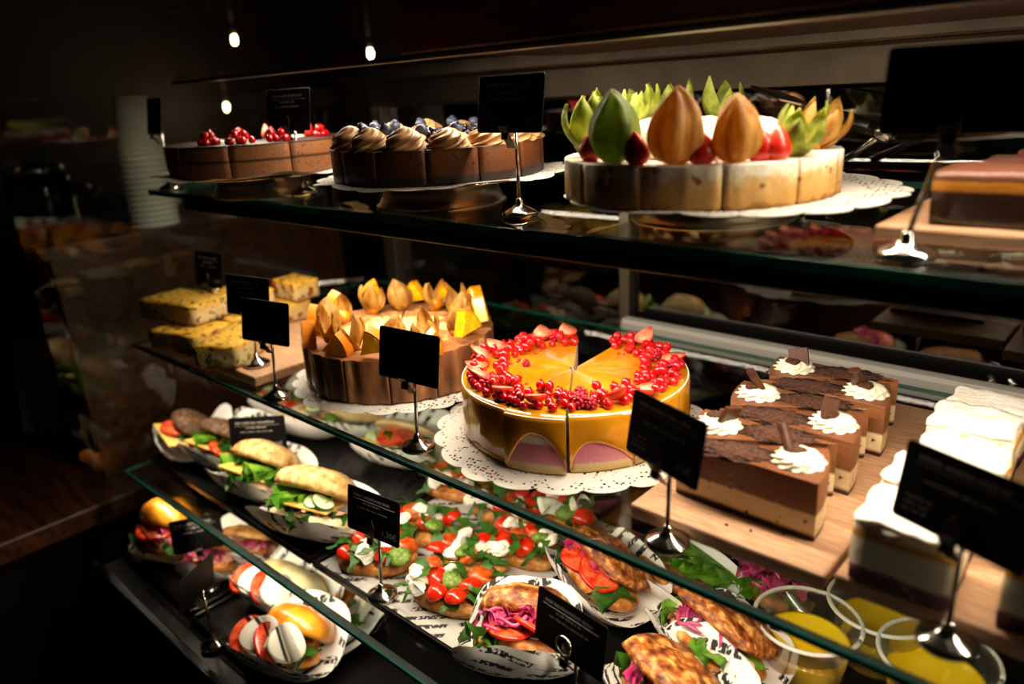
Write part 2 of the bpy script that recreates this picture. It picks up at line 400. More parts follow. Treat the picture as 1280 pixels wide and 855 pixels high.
# ------------------------------------------------------------------ display case
case = thing('display_case', 'long dark refrigerated cake display case with steel rear door frame', 'display case')
XC = (XL+XR)/2; LEN = XR-XL
def cpart(name, sx, sy, sz, x, y, z, m, bev=.0015, par=None, label=None):
    o = obj(name, mesh(name, *box(sx, sy, sz, bev), m, False), par or case, (x, y, z))
    if label: o['label'] = label
    return o
cpart('base_cabinet', LEN+.03, .72, .66, XC, .68, .02, BLACKG, label='gloss black lower cabinet')
cpart('deck_panel', LEN, .74, .03, XC, .66, ZD-.033, BLACK)
cpart('front_kick_glass', LEN, .012, .05, XC, .302, ZD-.04, BLACKG)
cpart('canopy', 1.15, .50, .50, -.125, .84, 1.492, DWOOD, .004, label='dark wooden canopy over the case')
cpart('light_profile', LEN, .020, .005, XC, .60, 1.4868, ALU, .001)
cpart('canopy_beam', LEN, .022, .026, XC, .93, 1.478, mat('dull_steel', '#4d463c', '#5c5348', 10, .45, 1), .004, label='brushed steel beam along the canopy edge')
cpart('header_panel', LEN, .008, .052, XC, YB+.012, 1.434, mat('dull_steel', '#4d463c', '#5c5348', 10, .45, 1), label='brushed steel strip above the rear doors')
cpart('back_panel', LEN, .01, .36, XC, YB+.04, ZD, BLACK)
cpart('rear_rail', 1.06, .022, .034, -.12, .962, 1.062, mat('satin_grey', '#8f8d88', rough=.4), .008, label='light grey rail behind the middle shelf')
for x in (-1.262, -.658, .02):
    cpart('door_post', .019, .022, .71, x, YB+.004, .720, ALU)
cpart('door_post', .014, .022, .71, -1.235, YB-.002, .720, ALU)
for x0, x1 in ((-1.252, -.658), (-.658, .02), (.02, .40)):
    d = obj('rear_door', mesh('rear_door', *box(x1-x0-.02, .006, .70, 0), DGLASS, False), case, ((x0+x1)/2, YB+.012, .73))
    obj('door_screw', mesh('door_screw', *lathe([(.003, 0), (.0025, .002), (0, .0022)], 10), CHROME), d, ((x1-x0)/2-.001, -.014, .695), (PI/2, 0, 0))
e = cpart('end_panel', .008, .66, .78, XL-.066, .665, ZD-.02, GLASS, .001, label='clear glass end panel')
for z in (ZT, ZM, ZL):
    for y in (.60, .90): cpart('shelf_bracket', .070, .022, .008, XL-.027, y, z-.0165, CHROME, .002, e)
for y, z, x0 in ((YM, ZM, -1.27), (YL, ZL, -1.27)): cpart('shelf_light_profile', 1.66, .011, .0035, x0+.83, y+.0075, z-.0085, BLACK, .0006)
housing = cpart('light_bar', 1.62, .046, .018, -.36, .545, ZT-.0265, BLACK, .002, label='black light bar under the top shelf front edge')
def shelf(label, z, y0, y1, th):
    t = thing('glass_shelf', label, 'shelf', (XC, (y0+y1)/2, z-th-.0001))
    obj('pane', mesh('pane', *box(LEN-.004, y1-y0-.004, th, 0), GLASS, False), t)
    obj('front_edge', mesh('front_edge', *box(LEN-.004, .0025, th+.0004, .0006), EDGE, False), t, (0, -(y1-y0)/2, -.0003))['label'] = 'polished green glass edge'
    obj('rear_edge', mesh('rear_edge', *box(LEN-.004, .002, th+.0002, .0006), EDGE, False), t, (0, (y1-y0)/2, -.0001))
    obj('end_edge', mesh('end_edge', *box(.002, y1-y0-.006, th+.0002, .0006), EDGE, False), t, (-LEN/2+.001, 0, -.0001))
    return t
shelf('top glass shelf carrying three round cakes and the brownies', ZT, YT, .95, .0080)
shelf('middle glass shelf carrying the caramel cake and the cream squares', ZM, YM, .945, .0048)
shelf('lowest glass shelf carrying wrapped sandwiches and bruschetta', ZL, YL, .94, .0048)

# ------------------------------------------------------------------ price signs
def scribble(w_, h_, y0, rows, seed):
    """rows of tiny strokes: print too small to read"""
    r = random.Random(seed); v, f = [], []
    for (x0, x1, yy, hh) in rows:
        x = x0
        while x < x1:
            l = r.uniform(.0006, .0016); g = .0005 if r.random() < .85 else .0022; hh2 = hh*r.uniform(.55, 1)
            n = len(v); v += [(x, y0, yy), (x+l, y0, yy), (x+l, y0, yy+hh2), (x, y0, yy+hh2)]; f.append((n, n+1, n+2, n+3)); x += l+g
    return v, f
_txt = {}
def text_mesh(s, size):
    k = (s, size)
    if k in _txt: return _txt[k]
    c = bpy.data.curves.new('price', 'FONT'); c.body = s; c.size = size; c.resolution_u = 2
    o = bpy.data.objects.new('price', c); col.objects.link(o)
    dg = bpy.context.evaluated_depsgraph_get(); me = bpy.data.meshes.new_from_object(o.evaluated_get(dg))
    bpy.data.objects.remove(o); bpy.data.curves.remove(c); me.materials.clear(); me.materials.append(INK); _txt[k] = me; return me
def sign(label, base, ctr_px, rz=0, prices=(('1,60€', .012),), two=True, z=None, lean=.17, w_=.086, h_=.055, ring=False, seed=0, rodx=0.0):
    t = thing('price_sign', label, 'price sign', base, (0, 0, rz), 'black price signs on chrome stands')
    obj('base', cached('sbase', lambda: mesh('base', *lathe([(0, 0), (.0175, 0), (.019, .0015), (.0188, .004), (.016, .0062), (.009, .0095), (.0045, .0125), (.004, .016), (.0026, .0185), (0, .0188)], 28), CHROME)), t)
    # card centre: stands a little in front of the rod top
    cz = ctr_px
    top = Vector((rodx, .000, cz-.012))
    obj('rod', mesh('rod', *tube([(0, 0, .015), (rodx*.5, 0, cz*.5), top], .0019, 8), CHROME), t)
    c = obj('card', cached(('card', w_, h_), lambda: mesh('card', *prism([(x*(w_/2-.003)+.003*math.cos(a)*1, yy*(h_/2-.003)+.003*math.sin(a)) for x, yy, a0 in ((1, 1, 0), (-1, 1, PI/2), (-1, -1, PI), (1, -1, 1.5*PI)) for a in (a0, a0+PI/4, a0+PI/2)], .0012, .0003), CARD, False)), t, (rodx, -.006, cz), (PI/2-lean, 0, 0))
    rows = [(-w_*.38, w_*.30, .017, .0038), (-w_*.30, w_*.26, .0035, .0022)] + ([(-w_*.2, w_*.15, .0095, .0030)] if two else [(-w_*.42, -w_*.22, -.010, .0018), (-w_*.42, -w_*.24, -.0145, .0018), (-w_*.42, -w_*.24, -.019, .0018)])
    v, f = scribble(w_, h_, 0, rows, seed); v = [(p[0], p[2], .0014) for p in v]
    obj('lettering', mesh('lettering', v, f, INK, False), c)
    for s, x in prices: obj('price_print', text_mesh(s, .0105), c, (x, -.0205, .0014))
    obj('rule', mesh('rule', *box(w_*.8, .0004, .0002, 0, z0=.0012), INK, False), c, (0, .0140, 0))
    # spring clip: arrow-headed front leaf, stub behind
    cl = obj('clip', cached('clip', lambda: mesh('clip', *prism([(-.0045, -.016), (.0045, -.016), (.0055, .004), (0, .013), (-.0055, .004)], .0012, .0003), mat('clip_metal', '#4a433d', rough=.35, metal=1), False)), t, (rodx, -.0125, cz-.018), (PI/2-lean*1.6, 0, 0))
    obj('clip_lever', cached('clipl', lambda: mesh('clip_lever', *box(.0105, .0012, .026, .0003), mat('clip_metal', '#4a433d'), False)), t, (rodx-.001, -.006, cz-.042), (.55, 0, 0))
    if ring: obj('ring', mesh('ring', *tube([(.009*math.cos(a), 0, .009*math.sin(a)) for a in [2*PI*i/20 for i in range(21)]], .0012, 6), CHROME), t, (rodx, -.015, cz-.010), (-lean, 0, 0))
    return t
def psign(label, bx, by, z, h=.11, **k):
    p = P(bx, by, z=z); return sign(label, (p.x, p.y, z), h, **k)
psign('blank-looking dark price sign beside the cups, at the shelf end before the currant cake', 215, 237, ZT, .114, rz=-.12, rodx=.004, seed=1, w_=.068, prices=())
psign('black price sign standing before the currant cake and the berry swirl cake', 380, 243, ZT, .114, rz=.15, seed=2, prices=())
psign('black price sign on chrome stand between swirl cake and physalis cake', 650, 270, ZT, .111, rz=.0, seed=3, prices=(('1,10€', .012),))
psign('large dark price sign in front of the chocolate brownies', 1131, 322, ZT, .110, rz=.05, rodx=.02, seed=4, prices=())
psign('small black price sign stuck behind the stacked frittata slices', 282, 425, ZM, .122, rz=.1, seed=5, w_=.075, prices=(('1,60€', .010),))
psign('black price sign on the frittata board, standing in front of the slices', 322, 456, ZM+.015, .105, rz=.2, seed=6, prices=(('1,60€', .012), ('18€', -.034)), rodx=.012)
psign('black price sign at the corner between frittata board and orange cake', 347, 497, ZM, .108, rz=.2, seed=7, prices=(('1,60€', .014), ('20€', -.036)), rodx=.008)
psign('black price sign in front of the orange and physalis cake', 523, 560, ZM, .111, rz=.1, seed=8, prices=(('20,00€', -.038), ('1,60€', .014)), rodx=.006)
psign('black price sign between the caramel cake and the chocolate wedges', 834, 680, ZM, .102, rz=-.32, seed=9, two=False, prices=(('1,60€', .010),), rodx=.002)
psign('black price sign before the white dusted cream squares', 1182, 805, ZM, .110, rz=-.35, seed=10, two=False, prices=())
psign('black price sign among the wrapped seeded rolls, with bluish clip', 337, 612, ZL+.006, .100, rz=.75, seed=11, prices=(('1,10€', .012), ('5€', -.034)))
psign('black price sign standing in the bruschetta tray', 478, 745, ZL+.006, .120, rz=.1, seed=12, prices=(('1,30€', .014),), rodx=.010)
psign('black price sign with ring clip before the pink onion sandwiches', 722, 905, ZL, .112, rz=-.1, seed=13, prices=(), ring=True)
for lab, cx, cy, rz, sd in (('black price sign seen edge on beside the burger', 262, 735, 1.05, 14), ('black price sign turned away beside the mozzarella rolls', 268, 806, -1.1, 15)):
    p = P(cx, cy, z=ZD); sign(lab, (p.x, p.y, ZD), .105, rz=rz, seed=sd, prices=(), w_=.075)

# ------------------------------------------------------------------ small food pieces
def ball(r, m, seg=12): return mesh('ball', *lathe([(r*math.sin(PI*i/8), r-r*math.cos(PI*i/8)) for i in range(9)], seg), m)
CUR = mesh('red_currant', *cat_(lathe([(.0043*math.sin(PI*i/8), .0043-.0043*math.cos(PI*i/8)) for i in range(9)], 12), lathe([(.0008, .0082), (.0011, .0096), (0, .0090)], 6))[:2], RED)
CUR.materials.append(STUB)
def aggregate(R, m, n=26, seed=0, dr=.0024):
    parts = []
    for i in range(n):
        z = 1-2*(i+.5)/n; a = i*2.39996; r = math.sqrt(1-z*z); c = Vector((r*math.cos(a)*R*.82, r*math.sin(a)*R*.82, z*R*1.05+R))
        v, f = blob(dr, dr, dr, 0, 1, 1); parts.append(([Vector(q)+c for q in v], f))
    v, f, _ = cat_(*parts, blob(R*.85, R*.85, R, 0, 1, 1)); n0 = len(v)
    k = len(blob(R*.85, R*.85, R, 0, 1, 1)[0]); v = [tuple(q) if i < n0-k else (q[0], q[1], q[2]+R) for i, q in enumerate(v)]
    return mesh('berry', v, f, m)
RASPM = aggregate(.0062, RASP); BLKM = aggregate(.0085, BLACKB, 34, 0, .0030)
def blueb():
    v, f, mi = cat_(lathe([(.0072*math.sin(PI*i/9), .0066-.0066*math.cos(PI*i/9)) for i in range(9)]+[(.0026, .0131), (.0029, .0142), (.0018, .0128), (0, .0124)], 16))
    return mesh('blueberry', v, f, BLUEB)
BLUM = blueb()
def strawberry_half():
    v, f, mi = [], [], []
    prof = [(0, 0), (.006, .0012), (.0092, .0055), (.0085, .011), (.0052, .017), (.0018, .0215), (0, .0225)]; n = 9
    for r, z in prof:
        for j in range(n): a = PI*j/(n-1); v.append((r*math.cos(a), -r*math.sin(a)*.85, z))
    for k in range(len(prof)-1):
        for j in range(n-1): a = k*n+j; f.append((a, a+1, a+n+1, a+n)); mi.append(0)
    for k in range(len(prof)-1): f.append((k*n, (k+1)*n, (k+1)*n+n-1, k*n+n-1)); mi.append(1)
    return mesh('strawberry', v, f, [STRAW, STRAWIN], True, mi)
STRM = strawberry_half()
def husk_closed(m, H=.042, R=.0165, seed=0):
    pr = []
    for i in range(17):
        t = i/16; r = R*(math.sin(PI*t**.85)**.62)*(1-.22*t) if 0 < t < 1 else 0
        pr.append((max(r, .0007 if t > .5 else 0), H*t))
    def mod(r, z, a, t): return r*(1+.10*math.cos(5*a)-.09*abs(math.sin(2.5*a))**6+.035*math.sin(15*a+seed)+.02*math.sin(7*a+9*t)), z+.001*math.sin(3*a+seed)*t, a+.35*t*t
    return mesh('husk', *lathe(pr, 30, mod), m)
def petal(H, W, open_, seed, n=9):
    v, f = [], []
    for i in range(n+1):
        t = i/n; wd = W*(math.sin(PI*(.10+.90*t))**.8 if t < 1 else 0)*(1-.25*t)
        y = -(open_*math.sin(PI*t*.72)+.002*t*math.sin(seed)); z = H*t
        for k in (-1, -.5, 0, .5, 1): v.append((k*wd, y+.35*wd*k*k-.0006*math.cos(k*9), z - .0008*abs(k)))
    for i in range(n):
        for k in range(4): a = i*5+k; f.append((a, a+1, a+6, a+5))
    m = len(v); v += [(p[0], p[1]+.0005, p[2]) for p in v]; f += [tuple(q+m for q in r[::-1]) for r in f]
    return v, f
PET = {k: mesh('petal', *petal(.040, .0115, .0165, s), m) for k, m, s in (('t', HUSKT, 1), ('g', HUSKG, 2), ('d', HUSKD, 3))}
HUSK = {k: husk_closed(m, seed=s) for k, m, s in (('t', HUSKT, 1), ('g', HUSKG, 2), ('d', HUSKD, 4))}
PHYM = ball(.0085, PHYB, 16)
def physalis(par, loc, kind='t', closed=True, rz=0, tilt=0, s=1.0, npet=5, lean_dir=0):
    r = obj('physalis', HUSK[kind] if closed else PHYM, par, loc, (tilt, 0, rz), (s, s, s))
    if not closed:
        for k in range(npet): obj('husk_petal', PET[kind], r, (0, 0, -.001), (0, 0, 2*PI*k/5+.4), (1, 1, .85+.3*rnd.random()))
    return r
def orange_wedge(R=.020, th=.011, ang=1.05):
    n = 8; cont = [(0, 0)]+[(R*math.cos(-ang/2+ang*i/n), R*math.sin(-ang/2+ang*i/n)) for i in range(n+1)]
    v1, f1 = prism(cont, th, .001)
    v2, f2 = [], []
    for i in range(n+1):
        a = -ang/2+ang*i/n
        for r, z in ((R-.0004, .0002), (R+.0016, .0002), (R+.0016, th-.0002), (R-.0004, th-.0002)): v2.append((r*math.cos(a), r*math.sin(a), z))
    for i in range(n):
        for k in range(4): a, b = i*4+k, i*4+(k+1) % 4; f2.append((a, b, b+4, a+4))
    f2 += [(3, 2, 1, 0), (n*4, n*4+1, n*4+2, n*4+3)]
    v, f, mi = cat_((v1, f1), (v2, f2)); return mesh('orange_wedge', v, f, [ORANGE, RIND], False, mi)
ORM = orange_wedge()
def rosette(R, H, m, lobes=7, tw=2.2):
    pr = []
    for i in range(15):
        t = i/14; pr.append((R*(1-t**2.6)**.75*(.94+.08*math.sin(t*PI*2*2.2)) if t < 1 else 0, H*t))
    def mod(r, z, a, t): return r*(1+.13*math.cos(lobes*a)), z, a+tw*t
    return mesh('rosette', *lathe(pr, 42, mod), m)
ROSM = rosette(.0215, .024, MOCHA, 7, 3.0); ROSC = rosette(.0190, .010, CREAM, 11, 1.6)

# ------------------------------------------------------------------ cakes
def cake_stand(label, x, y, z0, h, R):
    t = thing('cake_stand', label, 'cake stand', (x, y, z0))
    obj('plate', mesh('plate', *lathe([(0, h-.004), (R*.7, h-.004), (R, h-.002), (R+.001, h-.0005), (R-.003, h), (0, h)], 48), CHROME), t)
    obj('foot', mesh('foot', *lathe([(0, 0), (R*.62, 0), (R*.63, .002), (R*.60, .004), (R*.55, h*.5), (R*.56, h-.004), (0, h-.004)], 40), STEEL), t)
    return t
def cake_plate(label, x, y, z0, h, R):
    t = thing('cake_plate', label, 'plate', (x, y, z0))
    obj('disc', mesh('disc', *lathe([(0, h-.0045), (R*.8, h-.0045), (R, h-.002), (R+.001, h-.0005), (R-.002, h), (0, h)], 48), BLACKG), t)
    obj('foot_ring', mesh('foot_ring', *lathe([(0, 0), (R*.6, 0), (R*.62, h-.0045), (0, h-.0045)], 40), BLACK), t)
def doily(label, x, y, z, R, scal=22, rz=0, wav=.0015, drop=.003, seed=0):
    nr, na = 9, scal*8; v, f = [], []
    for i in range(nr):
        t = [0, .3, .6, .72, .8, .87, .92, .965, 1][i]
        for j in range(na):
            a = 2*PI*j/na; s = 1+.055*(abs(math.sin(scal*a/2))**.6-1)*(max(0, t-.8)/.2)
            r = R*t*s; zz = wav*max(0, t-.72)/.28*(math.sin(5*a+seed)+.6*math.sin(9*a+1+seed)) - drop*max(0, (t-.72)/.28)**1.5
            v.append((r*math.cos(a), r*math.sin(a), zz+.0006))
    for i in range(nr-1):
        for j in range(na): a, b = i*na+j, i*na+(j+1) % na; f.append((a, b, b+na, a+na))
    n = len(v); v += [(p[0], p[1], p[2]-.0005) for p in v]; f += [tuple(k+n for k in q[::-1]) for q in f]
    o = obj('doily', mesh('doily', v, f, doily_mat('doily_%d' % seed, R)), None, (x, y, z), (0, 0, rz))
    return tag(o, label, 'doily', 'white lace paper doilies')
def slices(t, R, h, n, m, skip=(), a_off=0, rip=None, bev=.002, arc=8, glaze=None):
    out = []
    for k in range(n):
        if k in skip: continue
        a0, a1 = a_off+2*PI*k/n, a_off+2*PI*(k+1)/n
        o = obj('cake_slice', mesh('cake_slice', *prism(wedge_cont(R, a0, a1, arc, rip=rip), h, bev), m, False), t); out.append((o, a0, a1))
        for p in o.data.polygons:
            if abs(p.normal.z) < .5 and (Vector(p.center[:2])).length > R*.85: p.use_smooth = True
    return out
def ringpos(cx, cy, r, z, px, front=True):
    best = None
    for i in range(720):
        a = 2*PI*i/720; p = (cx+r*math.cos(a), cy+r*math.sin(a), z); toward = (math.cos(a)*-cx + math.sin(a)*-cy) > 0
        if toward != front: continue
        d = abs(pix(p)[0]-px)
        if best is None or d < best[0]: best = (d, a)
    return best[1]

# --- caramel cake (middle shelf)
CX, CY, ZC, CR, CH = -.482, .616, ZM+.009, .126, .060
cake_plate('round black plate under the caramel cake', CX, CY, ZM, .007, .125)
doily('large white lace doily under the caramel and red berry cake', CX-.002, CY-.004, ZM+.0075, .158, 20, .1, seed=1, drop=.005)
cara = thing('caramel_cake', 'caramel glazed pink cheesecake ringed with red berries, one wedge missing', 'cake', (CX, CY, ZC))
LAYC = layers('pink_cheesecake', CH, [(.0, '#c9a45a'), (.14, '#d9c190'), (.18, '#d98a94'), (.50, '#cf6f86'), (.56, '#ecdcc0'), (.9, '#ecdcc0')], .06, 30, rough=.5, sss=.2)
CARAM = mat('caramel_glaze', '#b56a08', '#cf8a14', 14, .14, coat=.8, sss=.25)
def drip(s, k):
    cov = [1, 1, 1, 1, 1, .93, -.15, .18, .9, .9, 1, 1][k % 12]
    arch = max(0, 1-abs(2*s**(.8 if k % 2 else 1.25)-1)**2.4)
    return CH*(.06 + .56*arch*(1-cov))
k0 = math.radians(95); sl = slices(cara, CR, CH, 12, LAYC, (0,), k0, arc=10)
for o, a0, a1 in sl:
    k = int(round((a0-k0)/(PI/6))); n = 14; v, f = [], []
    for i in range(n+1):
        s = i/n; a = a0+.004+(a1-a0-.008)*s; zd = drip(s, k) + .002*math.sin(13*a)
        bul = .0016+.0008*math.sin(17*a)
        for r, z in ((CR-.001, zd), (CR+bul*.7, zd-.0008), (CR+bul*1.3, zd+.003), (CR+bul, zd+(CH-zd)*.4), (CR+.0012, CH-.005), (CR+.0002, CH-.0012), (CR-.003, CH+.0012), (CR-.012, CH+.0020), (CR*.5, CH+.0016+.0005*math.sin(a*7)), (.006, CH+.0016)):
            v.append((r*math.cos(a), r*math.sin(a), z))
    m = 10
    for i in range(n):
        for j in range(m-1): q = i*m+j; f.append((q, q+m, q+m+1, q+1))
    # close the two cut sides of the glaze
    obj('glaze', mesh('glaze', v, f, CARAM), o)
    if k == 6: o.location = (.006*math.cos(a0+.2), .006*math.sin(a0+.2), 0)
rr = random.Random(3); placed = []
def ring_free(a): d = (math.degrees(a)-95) % 360; return d > 31
def put(par, me, name, z, size, rlo, rhi, amin, amax, tries=60, tilt=True, ok=None, store=None, sc=1.0, own=None):
    st = placed if store is None else store
    for _ in range(tries):
        a = math.radians(rr.uniform(amin, amax)); r = rr.uniform(rlo, rhi)
        if ok and not ok(a): continue
        x, y = r*math.cos(a), r*math.sin(a); zz = z; hit = False
        for (X, Y, Z, S) in st:
            d = math.hypot(x-X, y-Y)
            if d < (size+S)*.86: hit = True; break
        if hit: continue
        st.append((x, y, zz, size)); s = sc*rr.uniform(.88, 1.12)
        return obj(name, me, par, (x, y, zz), (rr.uniform(-.5, .5) if tilt else 0, rr.uniform(-.5, .5) if tilt else 0, rr.uniform(0, 6.28)), (s, s, s))
for a in (150, 186, 205, 223, 240, 262, 285, 330, 350, 40, 75, 130):   # strawberry halves, then raspberries, then currants
    aa = math.radians(a); r = .098; x, y = r*math.cos(aa), r*math.sin(aa)
    if not ring_free(aa): continue
    placed.append((x, y, 0, .010)); tz = aa+PI/2+rr.uniform(-.5, .5)
    obj('strawberry_half', STRM, cara, (x, y, CH+.010), (1.25+rr.uniform(-.3, .3), 0, tz), (1.25, 1.25, 1.2))
for _ in range(9): put(cara, RASPM, 'raspberry', CH+.001, .0062, .086, .110, 0, 360, ok=ring_free)
for _ in range(230): put(cara, CUR, 'red_currant', CH+.0012, .0051, .078 if rr.random() < .35 else .088, .1175, 0, 360, ok=ring_free, tries=40, sc=1.2)
lower = list(placed); upper = []
for _ in range(110):
    b = lower[rr.randrange(len(lower))]
    if b[3] > .007: continue
    x, y = b[0]+rr.uniform(-.004, .004), b[1]+rr.uniform(-.004, .004)
    if any(math.hypot(x-u[0], y-u[1]) < .0092 for u in upper) or math.hypot(x, y) > .115: continue
    upper.append((x, y)); obj('red_currant', CUR, cara, (x, y, CH+.0085), (rr.uniform(-1, 1), rr.uniform(-1, 1), 0), (1.2, 1.2, 1.2))
for _ in range(26): put(cara, cached('crumb', lambda: mesh('berry_crumb', *blob(.0022, .0022, .0018, .3, 2, 1), RASP)), 'berry_crumb', CH+.0025, .002, .066, .088, 0, 360, ok=ring_free)
for a, r in ((205, .055), (62, .128)): obj('raspberry', RASPM, cara, (r*math.cos(math.radians(a)), r*math.sin(math.radians(a)), CH+.001 if r < .1 else -.001), (.3, .2, 0), (.7, .7, .7))
dr = thing('raspberry', 'single raspberry lying on the doily in the missing wedge', 'berry', (CX+.108*math.cos(math.radians(108)), CY+.108*math.sin(math.radians(108)), ZM+.0085))
obj('drupelets', RASPM, dr, scale=(1.2, 1.2, 1.2))

# --- orange and physalis cake (middle shelf)
OX, OY, OR, OH = -.768, .600, .127, .056
cake_plate('round black plate under the orange cake', OX, OY, ZM, .0145, .120)
doily('white lace doily under the orange and physalis cake', OX, OY, ZM+.015, .148, 24, .3, seed=2, drop=.004)
oc = thing('orange_physalis_cake', 'brown mousse cake with marbled pale top, orange wedges and papery physalis', 'cake', (OX, OY, ZM+.0163))
def marble():
    m, nt, b = base_mat('marbled_mousse'); tc = nd(nt, 'ShaderNodeTexCoord').outputs['Object']
    sp = nd(nt, 'ShaderNodeSeparateXYZ'); nt.links.new(tc, sp.inputs[0])
    n = nd(nt, 'ShaderNodeTexNoise'); n.inputs['Scale'].default_value = 42; n.inputs['Detail'].default_value = 2; nt.links.new(tc, n.inputs['Vector'])
    ln = nd(nt, 'ShaderNodeVectorMath', operation='LENGTH'); mp = nd(nt, 'ShaderNodeMapping'); mp.inputs['Scale'].default_value = (1, 1, 0); nt.links.new(tc, mp.inputs[0]); nt.links.new(mp.outputs[0], ln.inputs[0])
    k = nd(nt, 'ShaderNodeMath', operation='MULTIPLY_ADD'); nt.links.new(n.outputs['Fac'], k.inputs[0]); k.inputs[1].default_value = .09; nt.links.new(ln.outputs['Value'], k.inputs[2])
    top = ramp(nt, k.outputs[0], [(.088, '#f3dc9a'), (.105, '#e9c67c'), (.112, '#b07a4a'), (.125, '#a06a40'), (.132, '#d9ac6a'), (.140, '#9a643c')])
    n2 = nd(nt, 'ShaderNodeTexNoise'); n2.inputs['Scale'].default_value = 50; mp2 = nd(nt, 'ShaderNodeMapping'); mp2.inputs['Scale'].default_value = (1, 1, .22); nt.links.new(tc, mp2.inputs[0]); nt.links.new(mp2.outputs[0], n2.inputs['Vector'])
    side = ramp(nt, n2.outputs['Fac'], [(.36, '#5f3a22'), (.5, '#8a5a38'), (.60, '#9c6b42'), (.66, '#c9955a')])
    g = nd(nt, 'ShaderNodeMath', operation='GREATER_THAN'); nt.links.new(sp.outputs[2], g.inputs[0]); g.inputs[1].default_value = OH-.0015
    mx = nd(nt, 'ShaderNodeMix', data_type='RGBA'); nt.links.new(g.outputs[0], mx.inputs[0]); nt.links.new(side, mx.inputs[6]); nt.links.new(top, mx.inputs[7])
    nt.links.new(mx.outputs[2], b.inputs['Base Color']); finish(nt, b, .42, 0, .1, .12, 0, 1, tc); return m
slices(oc, OR, OH, 14, marble(), (), .1, rip=lambda a: 1+.010*math.cos(28*(a-.1))+.006*math.sin(45*a), bev=.0025, arc=14)
for k in range(12):
    a = 2*PI*k/12+.25; r = .092
    physalis(oc, (r*math.cos(a), r*math.sin(a), OH-.001), 't', closed=(k % 3 == 1), rz=a, tilt=.15 if k % 2 else -.25, s=1.16 if k % 3 == 1 else 1.16, npet=3 + k % 2)
    b = a+PI/12; r = .119
    obj('orange_wedge', ORM, oc, (r*.93*math.cos(b), r*.93*math.sin(b), OH+.009), (PI/2+rr.uniform(-.35, .2), rr.uniform(-.7, -.2), b+PI/2+rr.uniform(-.4, .4)), (1.65, 1.65, 1.5))

# --- physalis cake (top shelf)
TX, TY, TR, THH, TZ = -.338, .652, .124, .036, ZT+.0245
cake_stand('low steel cake stand under the physalis cake', TX, TY, ZT, .0235, .125)
doily('white lace doily under the physalis and strawberry cake', TX+.012, TY+.008, ZT+.0238, .155, 20, .2, seed=3, wav=.001, drop=-.001)
pc = thing('physalis_cake', 'pale sponge cake topped with cream, green and tan physalis husks and strawberries', 'cake', (TX-.012, TY-.008, TZ))
SPON = layers('cream_sponge', THH, [(0, '#8f6226'), (.12, '#b98a44'), (.45, '#c99c58'), (.68, '#d8b67c'), (.82, '#efe2c8'), (1, '#f3ead8')], .75, 75, ('#8c5a22', 70, .66), .7, bump=.6, bscale=120, sss=.1)
slices(pc, TR, THH, 12, SPON, (), .13, rip=lambda a: 1+.006*math.sin(37*a)+.006*math.sin(61*a), bev=.004, arc=10)
def dollops():
    parts = []
    for k in range(7):
        a = 2*PI*k/6; r = .0 if k == 6 else .045; v, f = blob(.045, .045, .027, .16, 2, 3, k, flat=-.2); parts.append(([(p[0]+r*math.cos(a), p[1]+r*math.sin(a), p[2]+THH+.004) for p in v], f))
    return parts
for k, (v, f) in enumerate(dollops()): obj('cream_dollop', mesh('cream_dollop', v, f, CREAM), pc)
pcx, pcy = TX-.012, TY-.008
for px, kd_, cl, s, rad, tl, fr in ((716, 'g', False, 1.12, .100, 0, True), (770, 'd', True, 1.12, .104, .05, True), (786, 'g', False, .95, .075, 0, False), (752, 'g', False, .9, .09, 0, False), (846, 't', True, 1.12, .108, 0, True), (842, 'g', False, .95, .098, 0, False), (900, 'g', False, .95, .098, 0, False), (918, 't', True, .98, .108, 0, True), (704, 'g', False, 1.05, .085, 0, True), (742, 'g', False, 1.0, .075, 0, True), (800, 'g', False, .9, .085, 0, False), (988, 'g', False, .85, .100, .5, True), (1062, 'g', False, .8, .085, .2, True), (1040, 't', False, .95, .100, .3, True)):
    a = ringpos(pcx, pcy, rad, TZ+THH, px, fr); physalis(pc, (rad*math.cos(a), rad*math.sin(a), THH-.0015 + (0 if fr else .014)), kd_, cl, rz=a+1.2, tilt=tl, s=s*1.28)
for px, rad, fr, tl in ((738, .108, True, 0), (800, .108, True, .1), (880, .108, True, 0), (955, .106, True, .2), (1004, .098, True, -.2), (1012, .085, False, .2), (968, .112, True, 0)):
    a = ringpos(pcx, pcy, rad, TZ+THH, px, fr); obj('strawberry_half', STRM, pc, (rad*math.cos(a), rad*math.sin(a), THH-.001), (tl, rr.uniform(-.3, .3), a+PI/2+rr.uniform(-.6, .6)), (1.4, 1.4, 1.25))

# --- swirl cake (top shelf)
SX, SY, SR, SH, SZ = -.672, .612, .124, .036, ZT+.0345
cake_stand('low steel cake stand under the swirl cake', SX, SY, ZT, .033, .125)
doily('white lace doily under the chocolate swirl cake', SX+.004, SY, ZT+.0333, .150, 22, 0, seed=4, wav=.0018, drop=-.001)
scake = thing('swirl_cake', 'chocolate mousse cake with piped mocha swirls, blackberries and blueberries', 'cake', (SX, SY, SZ))
CHM = layers('chocolate_mousse_biscuit', SH, [(0, '#1d0f0a'), (.22, '#26140c'), (.28, '#5c3018'), (.9, '#70401f'), (.97, '#5a331b'), (1, '#4d2a16')], .10, 60, ('#3a1e10', 160, .68), .45, bump=.3, coat=.15)
slices(scake, SR, SH, 14, CHM, (), .05, bev=.0025, arc=8)
for k in range(14):
    a = .05+2*PI*(k+.5)/14; obj('cream_swirl', ROSM, scake, (.101*math.cos(a), .101*math.sin(a), SH-.0012), (0, 0, rr.uniform(0, 6)), (1.05, 1.05, rr.uniform(.9, 1.1)))
st = []
